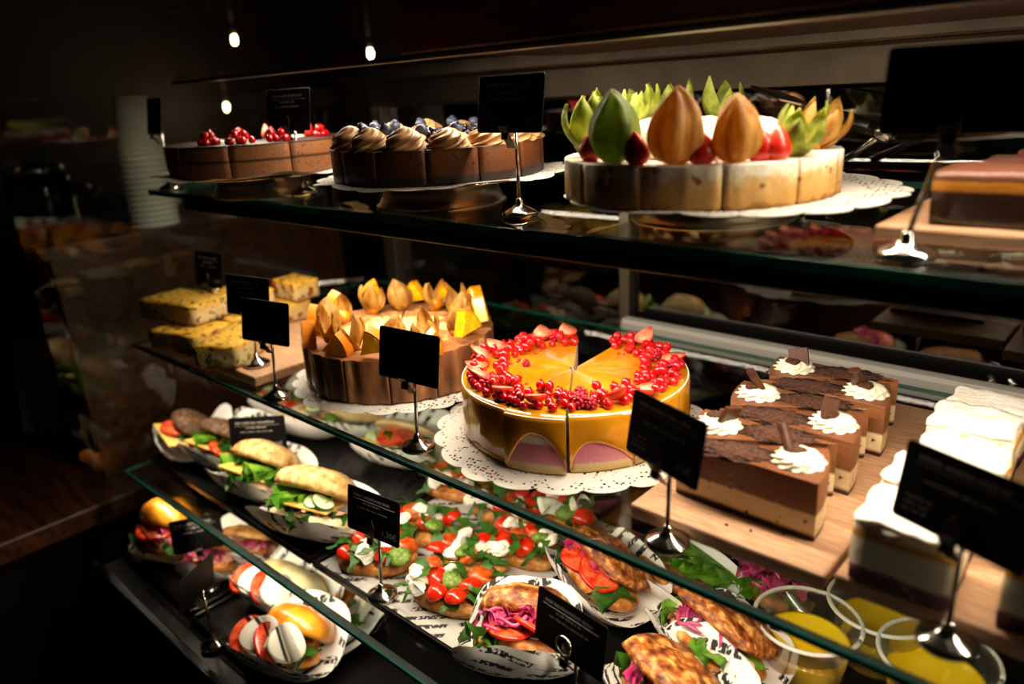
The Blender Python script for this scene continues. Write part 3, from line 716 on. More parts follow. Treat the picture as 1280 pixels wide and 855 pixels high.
for k in range(14):
    a = .05+2*PI*(k+.2)/14; q = .070
    me, nm = ((BLUM, 'blueberry'), (BLKM, 'blackberry'))[(k*5 % 7) % 2]
    obj(nm, me, scake, (q*math.cos(a), q*math.sin(a), SH-.001), (rr.uniform(-.6, .6), rr.uniform(-.6, .6), 0), (1.1, 1.1, 1.1)); st.append((q*math.cos(a), q*math.sin(a), 0, .009))
    a += .23; obj('blueberry', BLUM, scake, (.084*math.cos(a), .084*math.sin(a), SH+.013), (rr.uniform(-.9, .9), rr.uniform(-.9, .9), 0), (1, 1, 1))
for k in range(5): put(scake, BLKM, 'blackberry', SH-.001, .009, .02, .055, 0, 360, store=st)

# --- currant cake (top shelf)
BX, BY, BR, BH, BZ = -1.012, .575, .124, .042, ZT+.0335
cake_stand('low steel cake stand under the currant cake', BX, BY, ZT, .032, .12)
doily('white lace doily under the speckled chocolate currant cake', BX, BY, ZT+.0323, .150, 22, .2, seed=5, wav=.003, drop=-.004)
bc = thing('currant_cake', 'speckled chocolate mousse cake topped with red currant clusters and strawberries', 'cake', (BX, BY, BZ))
BCM = layers('speckled_mousse', BH, [(0, '#7a4c2a'), (.46, '#85552f'), (.50, '#3a1f12'), (.54, '#3a1f12'), (.58, '#8a5933'), (.93, '#8f5e38'), (.97, '#3a1d12'), (1, '#2c150d')], .07, 45, ('#4a2a18', 190, .66), .5, bump=.3)
slices(bc, BR, BH, 10, BCM, (4,), -.2, bev=.002, arc=8)
for px, fr, n, rad in ((262, True, 13, .085), (300, True, 13, .085), (348, True, 9, .088), (300, False, 8, .06), (400, True, 7, .09)):
    a = ringpos(BX, BY, rad, BZ+BH, px, fr); cx, cy = rad*math.cos(a), rad*math.sin(a)
    for k in range(n):
        lv = 0 if k < n*.62 else 1; q = rr.uniform(.002, .016 if lv == 0 else .008); b = k*2.4
        obj('red_currant', CUR, bc, (cx+q*math.cos(b), cy+q*math.sin(b), BH-.0005+lv*.0075), (rr.uniform(-.5, .5), rr.uniform(-.5, .5), 0), (1.12, 1.12, 1.12))
for px, fr, rad in ((270, True, .06), (333, False, .06), (395, False, .07), (338, True, .05)):
    a = ringpos(BX, BY, rad, BZ+BH, px, fr); obj('strawberry_half', STRM, bc, (rad*math.cos(a), rad*math.sin(a), BH-.001), (.2, .2, a+1), (1, 1, .95))
for k in range(6):
    a = k*1.05; obj('sugar_flake', cached('flake', lambda: mesh('sugar_flake', *blob(.012, .009, .002, .3, 3, 2), CREAM)), bc, (.055*math.cos(a), .055*math.sin(a), BH+.0012), (0, 0, a))

# ------------------------------------------------------------------ boards and cut cakes
def board(label, x0, x1, y0, y1, z, h=.0145, rz=0):
    o = obj('serving_board', mesh('serving_board', *box(x1-x0, y1-y0, h, .0025), BOARD, False), None, ((x0+x1)/2, (y0+y1)/2, z), (0, 0, rz))
    return tag(o, label, 'board')
# frittata
board('wooden board under the frittata slices', -1.275, -.912, .462, .725, ZM, rz=-.02)
FRIT = layers('frittata', .034, [(0, '#9c7c46'), (.1, '#b8a274'), (.70, '#c4ae78'), (.86, '#cf9f30'), (1, '#c89a34')], .6, 70, ('#3d4a1a', 130, .60), .6, bump=.6, bscale=140, sss=.1)
FRIT2 = layers('frittata_pepper', .034, [(0, '#9c7c46'), (.1, '#b8a274'), (.70, '#c9aa62'), (.9, '#cf9f28'), (1, '#d2a636')], .6, 60, ('#8c3a16', 62, .58), .6, bump=.6, bscale=140, sss=.1)
zb = ZM+.0145
for k, (px, py, z, lx, ly, rz, tl, lab, m) in enumerate((
    (232, 428, zb, .105, .075, .25, 0, 'frittata block with red pepper, bottom of the stack at the board end', FRIT2),
    (290, 437, zb, .068, .130, .55, 0, 'frittata bar lying slantwise at the front of the board', FRIT),
    (226, 390, zb+.0345, .135, .080, .2, 0, 'browned frittata slab lying on top of the stack', FRIT),
    (282, 408, zb, .095, .065, .1, 0, 'frittata block with herbs behind the slanting bar', FRIT),
    (296, 380, zb+.0345, .095, .062, .1, 0, 'frittata slab resting on the herbed block', FRIT2),
    (350, 392, zb, .080, .060, -.1, 0, 'frittata block at the rear of the board beside the orange cake', FRIT2),
    (362, 366, zb+.0345, .07, .05, .05, 0, 'frittata slab on top beside the steel tongs', FRIT2))):
    p = P(px, py, z=z+.01)
    tag(obj('frittata_slice', mesh('frittata_slice', *rbox(lx, ly, .034, 7, .003, 70, k, .004), m), None, (p.x, p.y+.012, z), (0, 0, rz)), lab, 'frittata', 'frittata slices on the board')
def tongs(label, pts, z, spread=.012):
    a, b = P(*pts[0], z=z), P(*pts[1], z=z); d = b-a; L = d.length
    t = thing('serving_tongs', label, 'tongs', (a.x, a.y, z), (0, 0, math.atan2(d.y, d.x)))
    for s in (-1, 1):
        pth = [(0, s*.004, .006), (L*.3, s*spread*.8, .006), (L*.7, s*spread, .006), (L, s*spread*.5, .006)]
        v, f = tube(pth, [.005, .005, .006, .009], 8); v = [(q[0], q[1], .0045+(q[2]-.006)*.6) for q in v]
        obj('arm', mesh('arm', v, f, CHROME), t)
    obj('hinge', mesh('hinge', *blob(.007, .007, .005, 0, 1, 2), CHROME), t, (0, 0, .005)); settle(t, z); return t
tongs('steel tongs lying behind the frittata board', ((452, 352), (352, 362)), ZM+.001)
tongs('steel tongs lying behind the cream squares', ((1215, 500), (1290, 470)), ZM+.001)
# cake server on the top shelf behind the physalis cake
a, b = P(1100, 172, z=ZT+.02), P(940, 118, z=ZT+.055)
a = Vector((-.155, .80, ZT+.012)); 
sv = thing('cake_server', 'steel cake server with black handle leaning behind the physalis cake', 'cake server', a, (0, 0, 0))
bv = Vector((P(940, 108, y=.90).x, .90, P(940, 108, y=.90).z)) - a; av = P(1104, 165, y=.80) - a
def mixv(t): return av.lerp(bv, t)
obj('handle', mesh('handle', *tube([mixv(0), mixv(.15), mixv(.42)], [.0075, .0080, .0060], 10), BLACK), sv)
obj('ferrule', mesh('ferrule', *tube([mixv(-.05), mixv(.06)], [.0088, .0088], 12), CHROME), sv)
d = (bv-av).normalized(); sd = d.cross(Vector((0, 0, 1))).normalized(); up = Vector((0, 0, .0012))
q = [(.40, .003), (.55, .004), (.68, .012), (.86, .012), (1, .002)]
v = []; f = []
for t_, w2 in q: c = mixv(t_); v += [c+sd*w2+up, c-sd*w2+up, c-sd*w2-up, c+sd*w2-up]
for i in range(4):
    for k in range(4): x, y = i*4+k, i*4+(k+1) % 4; f.append((x, y, y+4, x+4))
f += [(3, 2, 1, 0), (16, 17, 18, 19)]
obj('blade', mesh('blade', v, f, CHROME, False), sv)
lp = P(1010, 200, y=.88) - a; lp.z = .006 - .012
obj('lower_arm', mesh('lower_arm', *tube([av, av.lerp(lp, .3)+Vector((0, 0, -.004)), lp], [.004, .0035, .005], 8), CHROME), sv)

# chocolate wedges
board('wooden board under the chocolate mousse wedges', -.326, -.154, .492, .850, ZM)
CHH = .052
CW = layers('chocolate_mousse_wedge', CHH, [(0, '#24120a'), (.07, '#2c170c'), (.10, '#b08a58'), (.14, '#d8c49c'), (.42, '#d2bb92'), (.47, '#6f4526'), (.93, '#7d4e2c'), (1, '#6a3d22')], .07, 40, ('#4a2c18', 150, .67), .45, bump=.35, coat=.1, sss=.1)
COCOA = mat('cocoa_powder', '#2a1208', '#55301a', 420, .95, bump=1, bscale=600)
def choc_wedge(label, x, y, rz, k):
    t = thing('chocolate_wedge', label, 'cake slice', (x, y, zb), (0, 0, rz), 'chocolate mousse wedges on the board')
    R, A = .128, math.radians(31)
    cont = [(p[0]-.064, p[1]) for p in wedge_cont(R, -A/2, A/2, 10, .002)]
    body = obj('mousse', cached('cw', lambda: mesh('mousse', *prism(cont, CHH, .0015), CW, False)), t)
    obj('cocoa_dusting', cached('cd', lambda: mesh('cocoa_dusting', *blob(.036, .0165, .0016, .55, 5, 4, 3), COCOA)), t, (-.010, 0, CHH-.0004))
    r = obj('cream_rosette', ROSC, t, (.040, 0, CHH-.0006), (0, 0, k), (1.05, 1.05, 1.15))
    obj('cocoa_sprinkle', cached('cs', lambda: mesh('cocoa_sprinkle', *blob(.009, .008, .0022, .4, 4, 2), COCOA)), r, (-.003, .002, .0085))
    obj('chocolate_shard', cached('sh%d' % (k % 2), lambda: mesh('chocolate_shard', *(box(.020, .0045, .020, .0004) if k % 2 else prism([(.006*math.cos(i*PI/5)+0, .004*math.sin(i*PI/5)) for i in range(10)], .028, .0006)), mat('milk_chocolate', '#3d1e12', '#54301e', 60, .4), False)), t, (.034, .002, CHH+.003), (.35 if k % 2 else -.5, .25, 1.2+k))
    for q in range(7): obj('chocolate_crumb', cached('cc', lambda: mesh('chocolate_crumb', *blob(.0016, .0013, .001, .5, 3, 1), COCOA)), t, (rr.uniform(-.05, .05), -.03-rr.uniform(0, .012) if q % 2 else rr.uniform(-.008, .008), .001 if q % 2 else CHH), (0, 0, q))
    return t
for k, (lab, x, y, rz) in enumerate((
    ('chocolate wedge at the sign end of the board, broad end towards the squares', -.243, .548, .25),
    ('second chocolate wedge from the board front, broad end towards the squares', -.246, .634, .25),
    ('rearmost chocolate wedge with broad end towards the squares', -.247, .724, .25),
    ('chocolate wedge behind the price sign, broad end towards the caramel cake', -.250, .592, PI+.25),
    ('middle chocolate wedge with broad end towards the caramel cake', -.252, .680, PI+.25),
    ('rearmost chocolate wedge with broad end towards the caramel cake', -.252, .770, PI+.25))):
    choc_wedge(lab, x, y, rz, k)
# cream squares
board('wooden board under the white dusted cream squares', -.150, .120, .500, .890, ZM)
SQH = .055
SQM = layers('berry_cream_square', SQH, [(0, '#2c0a18'), (.16, '#4a1028'), (.24, '#8a4a5c'), (.28, '#e4d9bb'), (.66, '#e6dcc0'), (.70, '#c98a2c'), (.78, '#cf9a3c'), (.82, '#e8d8b8'), (1, '#efe6d4')], .12, 45, ('#c9a070', 90, .7), .6, bump=.4, sss=.15)
SUG = mat('powdered_sugar', '#f3ece0', '#fbf7ef', 60, .9, bump=.7, bscale=160, sss=.2)
def square(label, x, y, k, rz=0):
    t = thing('cream_square', label, 'cake square', (x, y, zb), (0, 0, rz), 'white dusted cream squares')
    obj('cake_body', cached('sqb%d' % (k % 3), lambda: mesh('cake_body', *rbox(.068, .056, SQH-.006, 5, .0022, 60, k, .003), SQM)), t)
    obj('sugar_top', cached('sqt%d' % (k % 3), lambda: mesh('sugar_top', *rbox(.0665, .0545, .0075, 7, .0035, 75, k+20, .004), SUG)), t, (0, 0, SQH-.0070))
    t.scale = (1, 1, 1+.07*math.sin(k*2.7))
for k, y in enumerate((.528, .591, .653, .716, .780)):
    square(('white dusted cream square at the board front beside the chocolate wedges', 'second cream square from the front, beside the chocolate wedges', 'third cream square from the front, in the row by the chocolate wedges', 'fourth cream square from the front, in the row by the chocolate wedges', 'rearmost cream square in the row by the chocolate wedges')[k], -.108+.002*math.sin(k*4), y, k, .03*math.sin(k*3))
for k, y in enumerate((.535, .598, .662, .726)):
    square(('white dusted cream square at the board front in the far row', 'second cream square from the front in the far row', 'third cream square from the front in the far row', 'rearmost cream square in the far row')[k], -.018+.002*math.cos(k*4), y, k+1, .04*math.cos(k*3))
# brownies (top shelf)
board('pale wooden board under the chocolate brownies on the top shelf', -.178, .16, .604, .84, ZT, .012)
BRM = layers('layered_brownie', .040, [(0, '#1c0b06'), (.62, '#2a120a'), (.66, '#a8661c'), (.80, '#b87824'), (.84, '#5a3020'), (1, '#6b3c28')], .04, 30, None, .4, bump=.25, coat=.2)
for k, (x, y, lx, ly, lab) in enumerate(((-.088, .652, .115, .070, 'chocolate brownie slab with caramel layer at the board front'), (-.072, .728, .120, .066, 'chocolate brownie slab in the middle of the board'), (-.060, .800, .120, .062, 'chocolate brownie slab at the rear of the board'), (.05, .655, .13, .07, 'chocolate brownie slab with caramel layer beside the front slab'))):
    tag(obj('brownie', mesh('brownie', *rbox(lx, ly, .040 if k != 1 else .039, 6, .0012, 60, k, .003), BRM), None, (x, y, ZT+.012), (0, 0, .02*k)), lab, 'brownie', 'brownies on the top shelf board')

# ------------------------------------------------------------------ sandwich pieces
def disc(R, th, m1, m2, n=22, wob=.04, seed=0):
    pr = [(0, 0), (R*.93, 0), (R, th*.2), (R, th*.8), (R*.93, th), (0, th)]
    v, f = lathe(pr, n, lambda r, z, a, t: (r*(1+wob*math.sin(3*a+seed)), z+.0012*math.sin(2*a+seed)*(r/R)**2, a))
    mi = [1 if n <= i < 4*n else 0 for i in range(len(f))]; return mesh('slice', v, f, [m1, m2], True, mi)
TOMD = disc(.026, .005, TOMS, TOM, seed=1); CUCD = disc(.017, .0035, CUCI, CUCS, 20, .02, 2); MOZD = disc(.026, .010, MOZZ, MOZZ, 20, .05, 3); EGGD = disc(.020, .006, EGGW, EGGW, 20, .03, 4); YOLK = disc(.009, .0068, EGGY, EGGY, 14, .05, 5)
CHSL = mesh('cheese_slice', *prism([(-.042, -.03), (.042, -.034), (.044, .03), (-.04, .032)], .0028, .0006), CHEESE, False)
FR = {}
def fr(m, L, W, amp, waves, seed): 
    k = (m.name, L, W, amp, waves, seed)
    if k not in FR: FR[k] = mesh('leaf', *frill(L, W, amp, waves, seed=seed), m)
    return FR[k]
TRAYC = {}
def tray(label, x0, x1, y0, y1, z, paper=True, rz=0, h=.010):
    t = thing('serving_tray', label, 'tray', ((x0+x1)/2, (y0+y1)/2, z), (0, 0, rz)); lx, ly = x1-x0, y1-y0
    obj('tray_floor', mesh('tray_floor', *box(lx-.004, ly-.004, .003, 0), TRAYM, False), t)
    for nm, sx, sy, x, y in (('rim', lx, .005, 0, -ly/2+.0025), ('rim', lx, .005, 0, ly/2-.0025), ('rim', .005, ly-.0102, -lx/2+.0025, 0), ('rim', .005, ly-.0102, lx/2-.0025, 0)):
        obj(nm, mesh(nm, *box(sx, sy, h, .0016), TRAYM, False), t, (x, y, 0))
    if paper:
        v, f, uv = [], [], []
        n = 16
        for i in range(n+1):
            for j in range(n+1):
                u, w2 = i/n, j/n; p = ((u-.5)*(lx-.016), (w2-.5)*(ly-.016)); v.append((p[0], p[1], .0036+.0012*(1+nz((p[0], p[1], 0), 30, 3)))); uv.append((u*2.2, w2*2.2))
        for i in range(n):
            for j in range(n): a = i*(n+1)+j; f.append((a, a+n+1, a+n+2, a+1))
        pt = obj('tray_liner', mesh('tray_liner', v, f, PAPT, True, None, uv)); tag(pt, 'printed paper liner lying in the '+label.split(' ', 1)[1], 'paper liner'); pt.location = t.location; pt.rotation_euler = t.rotation_euler
    return t
tray('black tray under the wrapped rolls on the lowest shelf', -1.278, -.786, .425, .72, ZL, paper=False)
tray('black tray under the bruschetta', -.780, -.500, .425, .745, ZL)
tray('black tray under the pink onion sandwiches', -.494, -.225, .425, .74, ZL, paper=False)
tray('black tray under the mozzarella rolls on the bottom deck', -1.010, -.770, .340, .52, ZD, paper=False)
tray('black tray under the burger on the bottom deck', -1.272, -1.020, .345, .53, ZD, paper=False)
ZS = ZL+.0034; ZDS = ZD+.0034
def sandwich(label, loc, zsup, L=.115, D=.085, top=BREAD, bot=None, rz=0, tilt=-.5, fill=(), paper=PAP1, pl=1.48, front=.070, back=.125, rho=.052, ex=2.4, bamp=.05, hh=.034, group='wrapped sandwiches', cat='sandwich', name='sandwich', seed=0, nob=False, toph=1, px_=0, py_=0, pz=-.014, gap=.020, topoff=0, topt=-.26, ends=.5, prot=0):
    """bread base and crown with fillings showing on the -Y side, lying in a folded paper"""
    t = thing(name, label, cat, (loc[0], loc[1], zsup), (tilt, 0, rz), group)
    if paper:
        v, f, uv = taco(L*pl, front, back, rho, ends, seed=seed); obj('wrap_paper', mesh('wrap_paper', v, f, paper, True, None, uv), t, (px_, py_, pz), (-tilt*.35, 0, prot))
    obj('bread_base', mesh('bread_base', *dome(L*.97, D*.95, hh*.62, amp=.05, seed=seed+1, z0=0, under=.4), bot or CRUMB), t, (0, 0, hh*.62), (PI, 0, 0))
    z = hh*.62
    for k, (kind, a) in enumerate(fill):
        if kind == 'lettuce': obj('lettuce_leaf', fr(LETT, L*a.get('l', 1.05), D*.80, a.get('amp', .011), a.get('w', 5), seed*3+k), t, (a.get('x', 0), a.get('y', -D*.24), z+.006), (a.get('r', .10), 0, a.get('rz', 0)))
        elif kind == 'dark': obj('salad_leaf', fr(LETTD, L*a.get('l', 1.0), D*.72, a.get('amp', .011), 6, seed*3+k), t, (a.get('x', 0), a.get('y', -D*.25), z+.004), (a.get('r', .2), 0, 0))
        elif kind == 'cheese': obj('cheese_slice', CHSL, t, (a.get('x', 0), a.get('y', -.016), z+.003), (a.get('r', .12), a.get('ry', .06), a.get('rz', .3)), (1, 1, 1))
        elif kind == 'ham': obj('ham_slice', fr(HAM, L*.9, D*.5, .006, 3, seed*3+k), t, (a.get('x', 0), a.get('y', -D*.25), z+.003), (.1, 0, 0))
        elif kind == 'onion':
            n = a.get('n', 5)
            for q in range(max(2, n//2)):
                obj('onion_petal', fr(ONION, .055, .030, .009, 3, 100+q % 4), t, (a.get('x', 0)+rr.uniform(-.22, .22)*L, -D*.24+rr.uniform(-.008, .006), z+.005+.0035*q), (rr.uniform(.0, .7), rr.uniform(-.3, .3), rr.uniform(-.5, .5)))
            for q in range(n//3):
                R = rr.uniform(.014, .022); a0 = rr.uniform(0, 6.28); pts = [(R*math.cos(a0+i*.32), R*.8*math.sin(a0+i*.32), .003*math.sin(i)) for i in range(11)]
                obj('onion_ring', mesh('onion_ring', *tube(pts, [.0010]+[.0020]*9+[.0010], 6), ONION), t, (a.get('x', 0)+rr.uniform(-.2, .2)*L, -D*.36+rr.uniform(-.004, .008), z+.006+.003*q), (rr.uniform(.2, 1.0), rr.uniform(-.3, .3), rr.uniform(-1, 1)))
        elif kind in ('tomato', 'cucumber', 'mozz', 'egg'):
            me, nm, R = dict(tomato=(TOMD, 'tomato_slice', .026), cucumber=(CUCD, 'cucumber_slice', .017), mozz=(MOZD, 'mozzarella_slice', .026), egg=(EGGD, 'egg_slice', .020))[kind]
            for q, x in enumerate(a.get('xs', (-.02, .02))):
                o = obj(nm, me, t, (x, a.get('y', -D*.30), z+a.get('dz', .004)+.001*q), (a.get('r', .25), a.get('ry', .15), q), (a.get('s', 1),)*3)
                if kind == 'egg': obj('egg_yolk', YOLK, o, (0, 0, 0))
        z += a.get('h', .0045)
    if not nob: obj('bread_crown', mesh('bread_crown', *dome(L, D, hh*1.05*toph, 30, 8, bamp, seed+2, ex), top), t, (0, topoff, z+.002), (topt, 0, 0))
    settle(t, zsup+.0006); return t
LT = ('lettuce', {}); DK = ('dark', {}); CHS = ('cheese', {}); HM = ('ham', {})
def at(px, py): p = P(px, py, z=ZL+.035); return (p.x, p.y)
# wrapped rolls on the lowest shelf
sandwich('large seeded roll with lettuce, cucumber and cheese, nearest the bruschetta tray', at(386, 646), ZS, .128, .094, BREAD, fill=(DK, HM, CHS, ('cucumber', {'xs': (.024, .034), 'r': .5, 's': .95}), ('lettuce', {'l': .8, 'x': -.012, 'amp': .009})), rz=.30, tilt=-.48, seed=1, back=.105)
sandwich('seeded roll with cheese and greens behind the price sign', at(320, 600), ZS, .118, .090, BREAD, fill=(DK, CHS, DK, LT), rz=.15, tilt=-.45, seed=2, paper=PAP1, back=.11)
sandwich('dark rye roll with lettuce, cheese and tomato in printed paper', at(276, 564), ZS, .105, .078, RYE, RYE, fill=(('tomato', {'xs': (-.02, .03)}), CHS, ('dark', {'l': 1.0}), ('lettuce', {'l': .9})), rz=.12, tilt=-.42, seed=3, paper=PAP2, hh=.028)
sandwich('dark rye roll in plain white paper at the end of the lowest shelf', at(230, 550), ZS, .095, .075, RYE, RYE, pl=1.3, fill=(HM, CHS, ('dark', {'l': .8}), ('tomato', {'xs': (.0,)})), rz=-.35, tilt=-.42, seed=4, paper=PAPW, hh=.026)
# rear row
sandwich('open pale sandwich with cucumber, tomato and lettuce at the shelf end', at(352, 506), ZS, .090, .075, TORT, pl=1.3, fill=(CHS, ('tomato', {'xs': (-.01, .02), 'r': .5}), ('cucumber', {'xs': (-.02, .0), 'r': .6}), ('lettuce', {'l': .9, 'y': 0})), rz=.2, tilt=-.5, seed=5, paper=PAPW, nob=True)
sandwich('open sandwich with ham, egg, tomato and cucumber under green lettuce', at(380, 526), ZS, .115, .09, CRUMB, fill=(HM, ('egg', {'xs': (.012,), 'r': .5, 'y': -.03}), ('tomato', {'xs': (-.015,), 'r': .5}), ('cucumber', {'xs': (.036,), 'r': .5}), ('ham', {'y': -.02}), ('lettuce', {'l': 1.0, 'y': .02, 'r': -.2})), rz=.25, tilt=-.5, seed=6, paper=PAPW, nob=True, back=.09)
def wrap(label, loc, rz, seed):
    t = thing('tortilla_wrap', label, 'wrap', (loc[0], loc[1], ZS), (-.35, 0, rz), 'wrapped sandwiches')
    v, f, uv = taco(.13, .06, .09, .05, .5, seed=seed); obj('wrap_paper', mesh('wrap_paper', v, f, PAP1, True, None, uv), t, (0, 0, -.012))
    v, f = lathe([(.002, 0), (.014, .03), (.026, .085), (.030, .115), (.027, .116), (.012, .04)], 20, lambda r, z, a, t_: (r*(1+.06*math.sin(3*a+seed)), z, a)); obj('tortilla', mesh('tortilla', v, f, TORT), t, (.055, .01, .030), (0, -1.45, .1))
    for q in range(3): obj('lettuce_leaf', fr(LETT, .07, .05, .010, 4, seed*5+q), t, (-.045-.006*q, -.012+.012*q, .022+.010*q), (.4*q, -.2, -1.1+.4*q))
    obj('cheese_slice', CHSL, t, (-.05, 0, .03), (.2, .3, .4), (.6, .6, 1)); obj('tomato_slice', TOMD, t, (-.052, .01, .04), (.3, -.6, 0), (.7, .7, .7)); settle(t, ZS+.0006)
wrap('tortilla wrap with lettuce bursting out of its end', at(444, 530), .35, 3)
sandwich('flatbread sandwich with avocado, cucumber and tomato beside the bruschetta', at(500, 562), ZS, .115, .095, TORT, fill=(('dark', {'l': 1.0}), ('cheese', {'x': -.02}), ('cucumber', {'xs': (-.035, -.018), 'r': .5, 's': 1.1}), ('tomato', {'xs': (-.005, .03), 'r': .5}), ('lettuce', {'l': .9, 'y': .0})), rz=.30, tilt=-.45, seed=8, paper=PAP1, hh=.026, toph=.6, topt=-.3, topoff=.012)

# bruschetta
LEAVES = [mesh('arugula_leaf', *leafvf(.038+.007*(k % 3), .018, 2+k % 2, .25+.1*(k % 3), k), (ARUG, LETTD, ARUG)[k % 3]) for k in range(6)]
FETAM = [mesh('feta_chunk', *rbox(.020+.004*k, .014, .010, 5, .0075, 95, k, .004), FETA, False) for k in range(4)]
TOMH = mesh('tomato_half', *blob(.0125, .0125, .0105, .02, 1, 3, flat=-.05), TOM); TOMO = mesh('roast_tomato', *blob(.014, .011, .008, .25, 2, 3, 4), mat('roast_tomato_skin', '#a8340c', '#d4641e', 90, .3, coat=.3))
PESM = mesh('pesto', *blob(.012, .010, .006, .35, 2.5, 2, 7), PESTO)
def bruschetta(label, x, y, rz, k, L=.105, W=.062):
    r = random.Random(40+k); t = thing('bruschetta', label, 'bruschetta', (x, y, ZS+.0022), (0, 0, rz), 'bruschetta on the printed tray paper')
    obj('toast', mesh('toast', *dome(L, W, .019, 24, 5, .07, k, 2.6, under=.55), TOAST), t)
    zt = .0185
    def pt(s): return r.uniform(-1, 1)*L*.40*s, r.uniform(-1, 1)*W*.38*s
    for q in range(22):
        px, py = pt(1.02); a = r.uniform(0, 6.28); obj('arugula_leaf', LEAVES[r.randrange(6)], t, (px-.012*math.cos(a), py-.012*math.sin(a), zt-.002+r.uniform(0, .007)), (r.uniform(-.5, .5), r.uniform(-.5, .15), a))
    used = []
    for nm, me, n, rad in (('cherry_tomato', TOMH, 4, .012), ('feta_chunk', None, 3, .009), ('roast_tomato', TOMO, 2, .012), ('pesto_dollop', PESM, 1, .011)):
        for q in range(n):
            for _ in range(30):
                px, py = pt(1.0)
                if all(math.hypot(px-u[0], py-u[1]) > (rad+u[2])*.88 for u in used): break
            used.append((px, py, rad)); m = me or FETAM[r.randrange(4)]
            obj(nm, m, t, (px, py, zt+.006+(0 if nm != 'pesto_dollop' else .006)), (r.uniform(-.5, .5), r.uniform(-.5, .5), r.uniform(0, 6.28)), (r.uniform(1.05, 1.4),)*3)
for k, (lab, px, py, rz) in enumerate((
    ('bruschetta at the tray corner behind the price sign', 470, 690, .55), ('bruschetta at the front of the tray next to the pink onion sandwich', 565, 735, .25),
    ('bruschetta with red tomatoes in the second row beside the flatbread', 525, 655, .3), ('bruschetta in the middle of the tray', 590, 690, .5), ('bruschetta beside the browned bread sandwich', 655, 680, .25),
    ('bruschetta in the rear row by the flatbread sandwich', 570, 602, .35), ('bruschetta in the rear row behind the tomato toast', 635, 632, .4), ('bruschetta at the far rear corner of the tray', 700, 640, .3))):
    p = P(px, py, z=ZS+.02); bruschetta(lab, p.x, p.y, rz, k)

# pink onion sandwiches
sandwich('toasted sandwich with a heap of pink onion and dark greens', at(648, 814), ZS, .105, .085, TOASTD, TOAST, fill=(('dark', {'l': 1.15, 'amp': .012}), ('tomato', {'xs': (-.01, .02), 'r': .4}), ('onion', {'n': 9, 'x': .0}), ('onion', {'n': 5, 'x': .0})), rz=.55, tilt=-.7, seed=11, pl=1.32, paper=PAP2, topoff=.026, topt=-.2, back=.12)
sandwich('browned rough bread sandwich with pink onion, behind the onion heap', at(746, 724), ZS, .120, .08, TOASTD, TOAST, fill=(DK, ('tomato', {'xs': (-.015, .02), 'r': .3}), ('onion', {'n': 7})), rz=-.45, tilt=-.42, seed=12, pl=1.32, ex=3.6, bamp=.13, toph=.75, paper=PAP1, back=.10)
sandwich('browned bread sandwich with ham beside the yellow dessert cups', at(890, 806), ZS, .115, .085, TOASTD, TOAST, fill=(LT, ('ham', {}), ('onion', {'n': 6})), rz=-.40, tilt=-.40, seed=13, pl=1.32, ex=3.6, bamp=.13, toph=.75, paper=PAP2, back=.09)
sandwich('browned bread sandwich in newsprint paper in front of the ham one', at(832, 872), ZS, .110, .080, TOASTD, TOAST, fill=(DK, ('onion', {'n': 4})), rz=-.35, tilt=-.30, seed=14, pl=1.32, ex=3.6, bamp=.13, toph=.75, paper=PAP2, back=.11, front=.06)
sandwich('toast heaped with bright lettuce in a round white paper', at(842, 716), ZS, .110, .080, TOAST, TOAST, fill=(('lettuce', {'l': .95, 'y': .01, 'amp': .01}), ('lettuce', {'l': .8, 'y': .025, 'amp': .012})), rz=-.35, tilt=-.35, seed=15, paper=PAPW, nob=True, pl=1.5, front=.075, back=.085, rho=.06)
sandwich('small toast with red salad behind the dessert cups', at(965, 732), ZS, .09, .07, TOAST, TOAST, fill=(LT, ('onion', {'n': 8})), rz=-.3, tilt=-.3, seed=16, paper=None, nob=True)

# yellow dessert cups
CUPM = glass_mat('clear_plastic', '#f6f4f0', .08, 1.5)
nt = CUPM.node_tree; dn = nd(nt, 'ShaderNodeBsdfTranslucent'); dn.inputs[0].default_value = (.9, .88, .84, 1); m2 = nd(nt, 'ShaderNodeMixShader'); m2.inputs[0].default_value = .22
om = [n for n in nt.nodes if n.type == 'OUTPUT_MATERIAL'][0]; nt.links.new(om.inputs[0].links[0].from_socket, m2.inputs[1]); nt.links.new(dn.outputs[0], m2.inputs[2]); nt.links.new(m2.outputs[0], om.inputs[0])
def cup(label, x, y, rz, tilt, k):
    t = thing('dessert_cup', label, 'cup', (x, y, ZL), (tilt, 0, rz), 'yellow dessert cups')
    R, H = .049, .066
    obj('cup_wall', cached('cupw', lambda: mesh('cup_wall', *lathe([(.0, 0), (R*.70, 0), (R*.72, .001), (R*.96, H), (R*1.05, H+.0005), (R*1.06, H+.003), (R*1.0, H+.0032), (R*.945, H), (R*.70, .0018), (0, .0018)], 44), CUPM)), t)
    obj('rim', cached('cupr', lambda: mesh('rim', *tube([(R*1.03*math.cos(a), R*1.03*math.sin(a), H+.0016) for a in [2*PI*i/40 for i in range(41)]], .0022, 8), mat('milky_plastic', '#cfc9bd', rough=.3, sss=.2))), t)
    obj('pudding', cached('cupp', lambda: mesh('pudding', *lathe([(0, .002), (R*.69, .002), (R*.86, H*.66), (R*.80, H*.64), (0, H*.645)], 36), PUDD)), t)
    return t
for k, (lab, px, py) in enumerate((('open clear cup of yellow pudding beside the ham sandwich', 1008, 792), ('clear cup of yellow pudding behind the open one, under the boards', 1100, 772), ('clear cup of yellow pudding under the sign of the cream squares', 1170, 838))):
    p = P(px, py, z=ZL+.05); cup(lab, p.x, p.y, 0, 0, k)

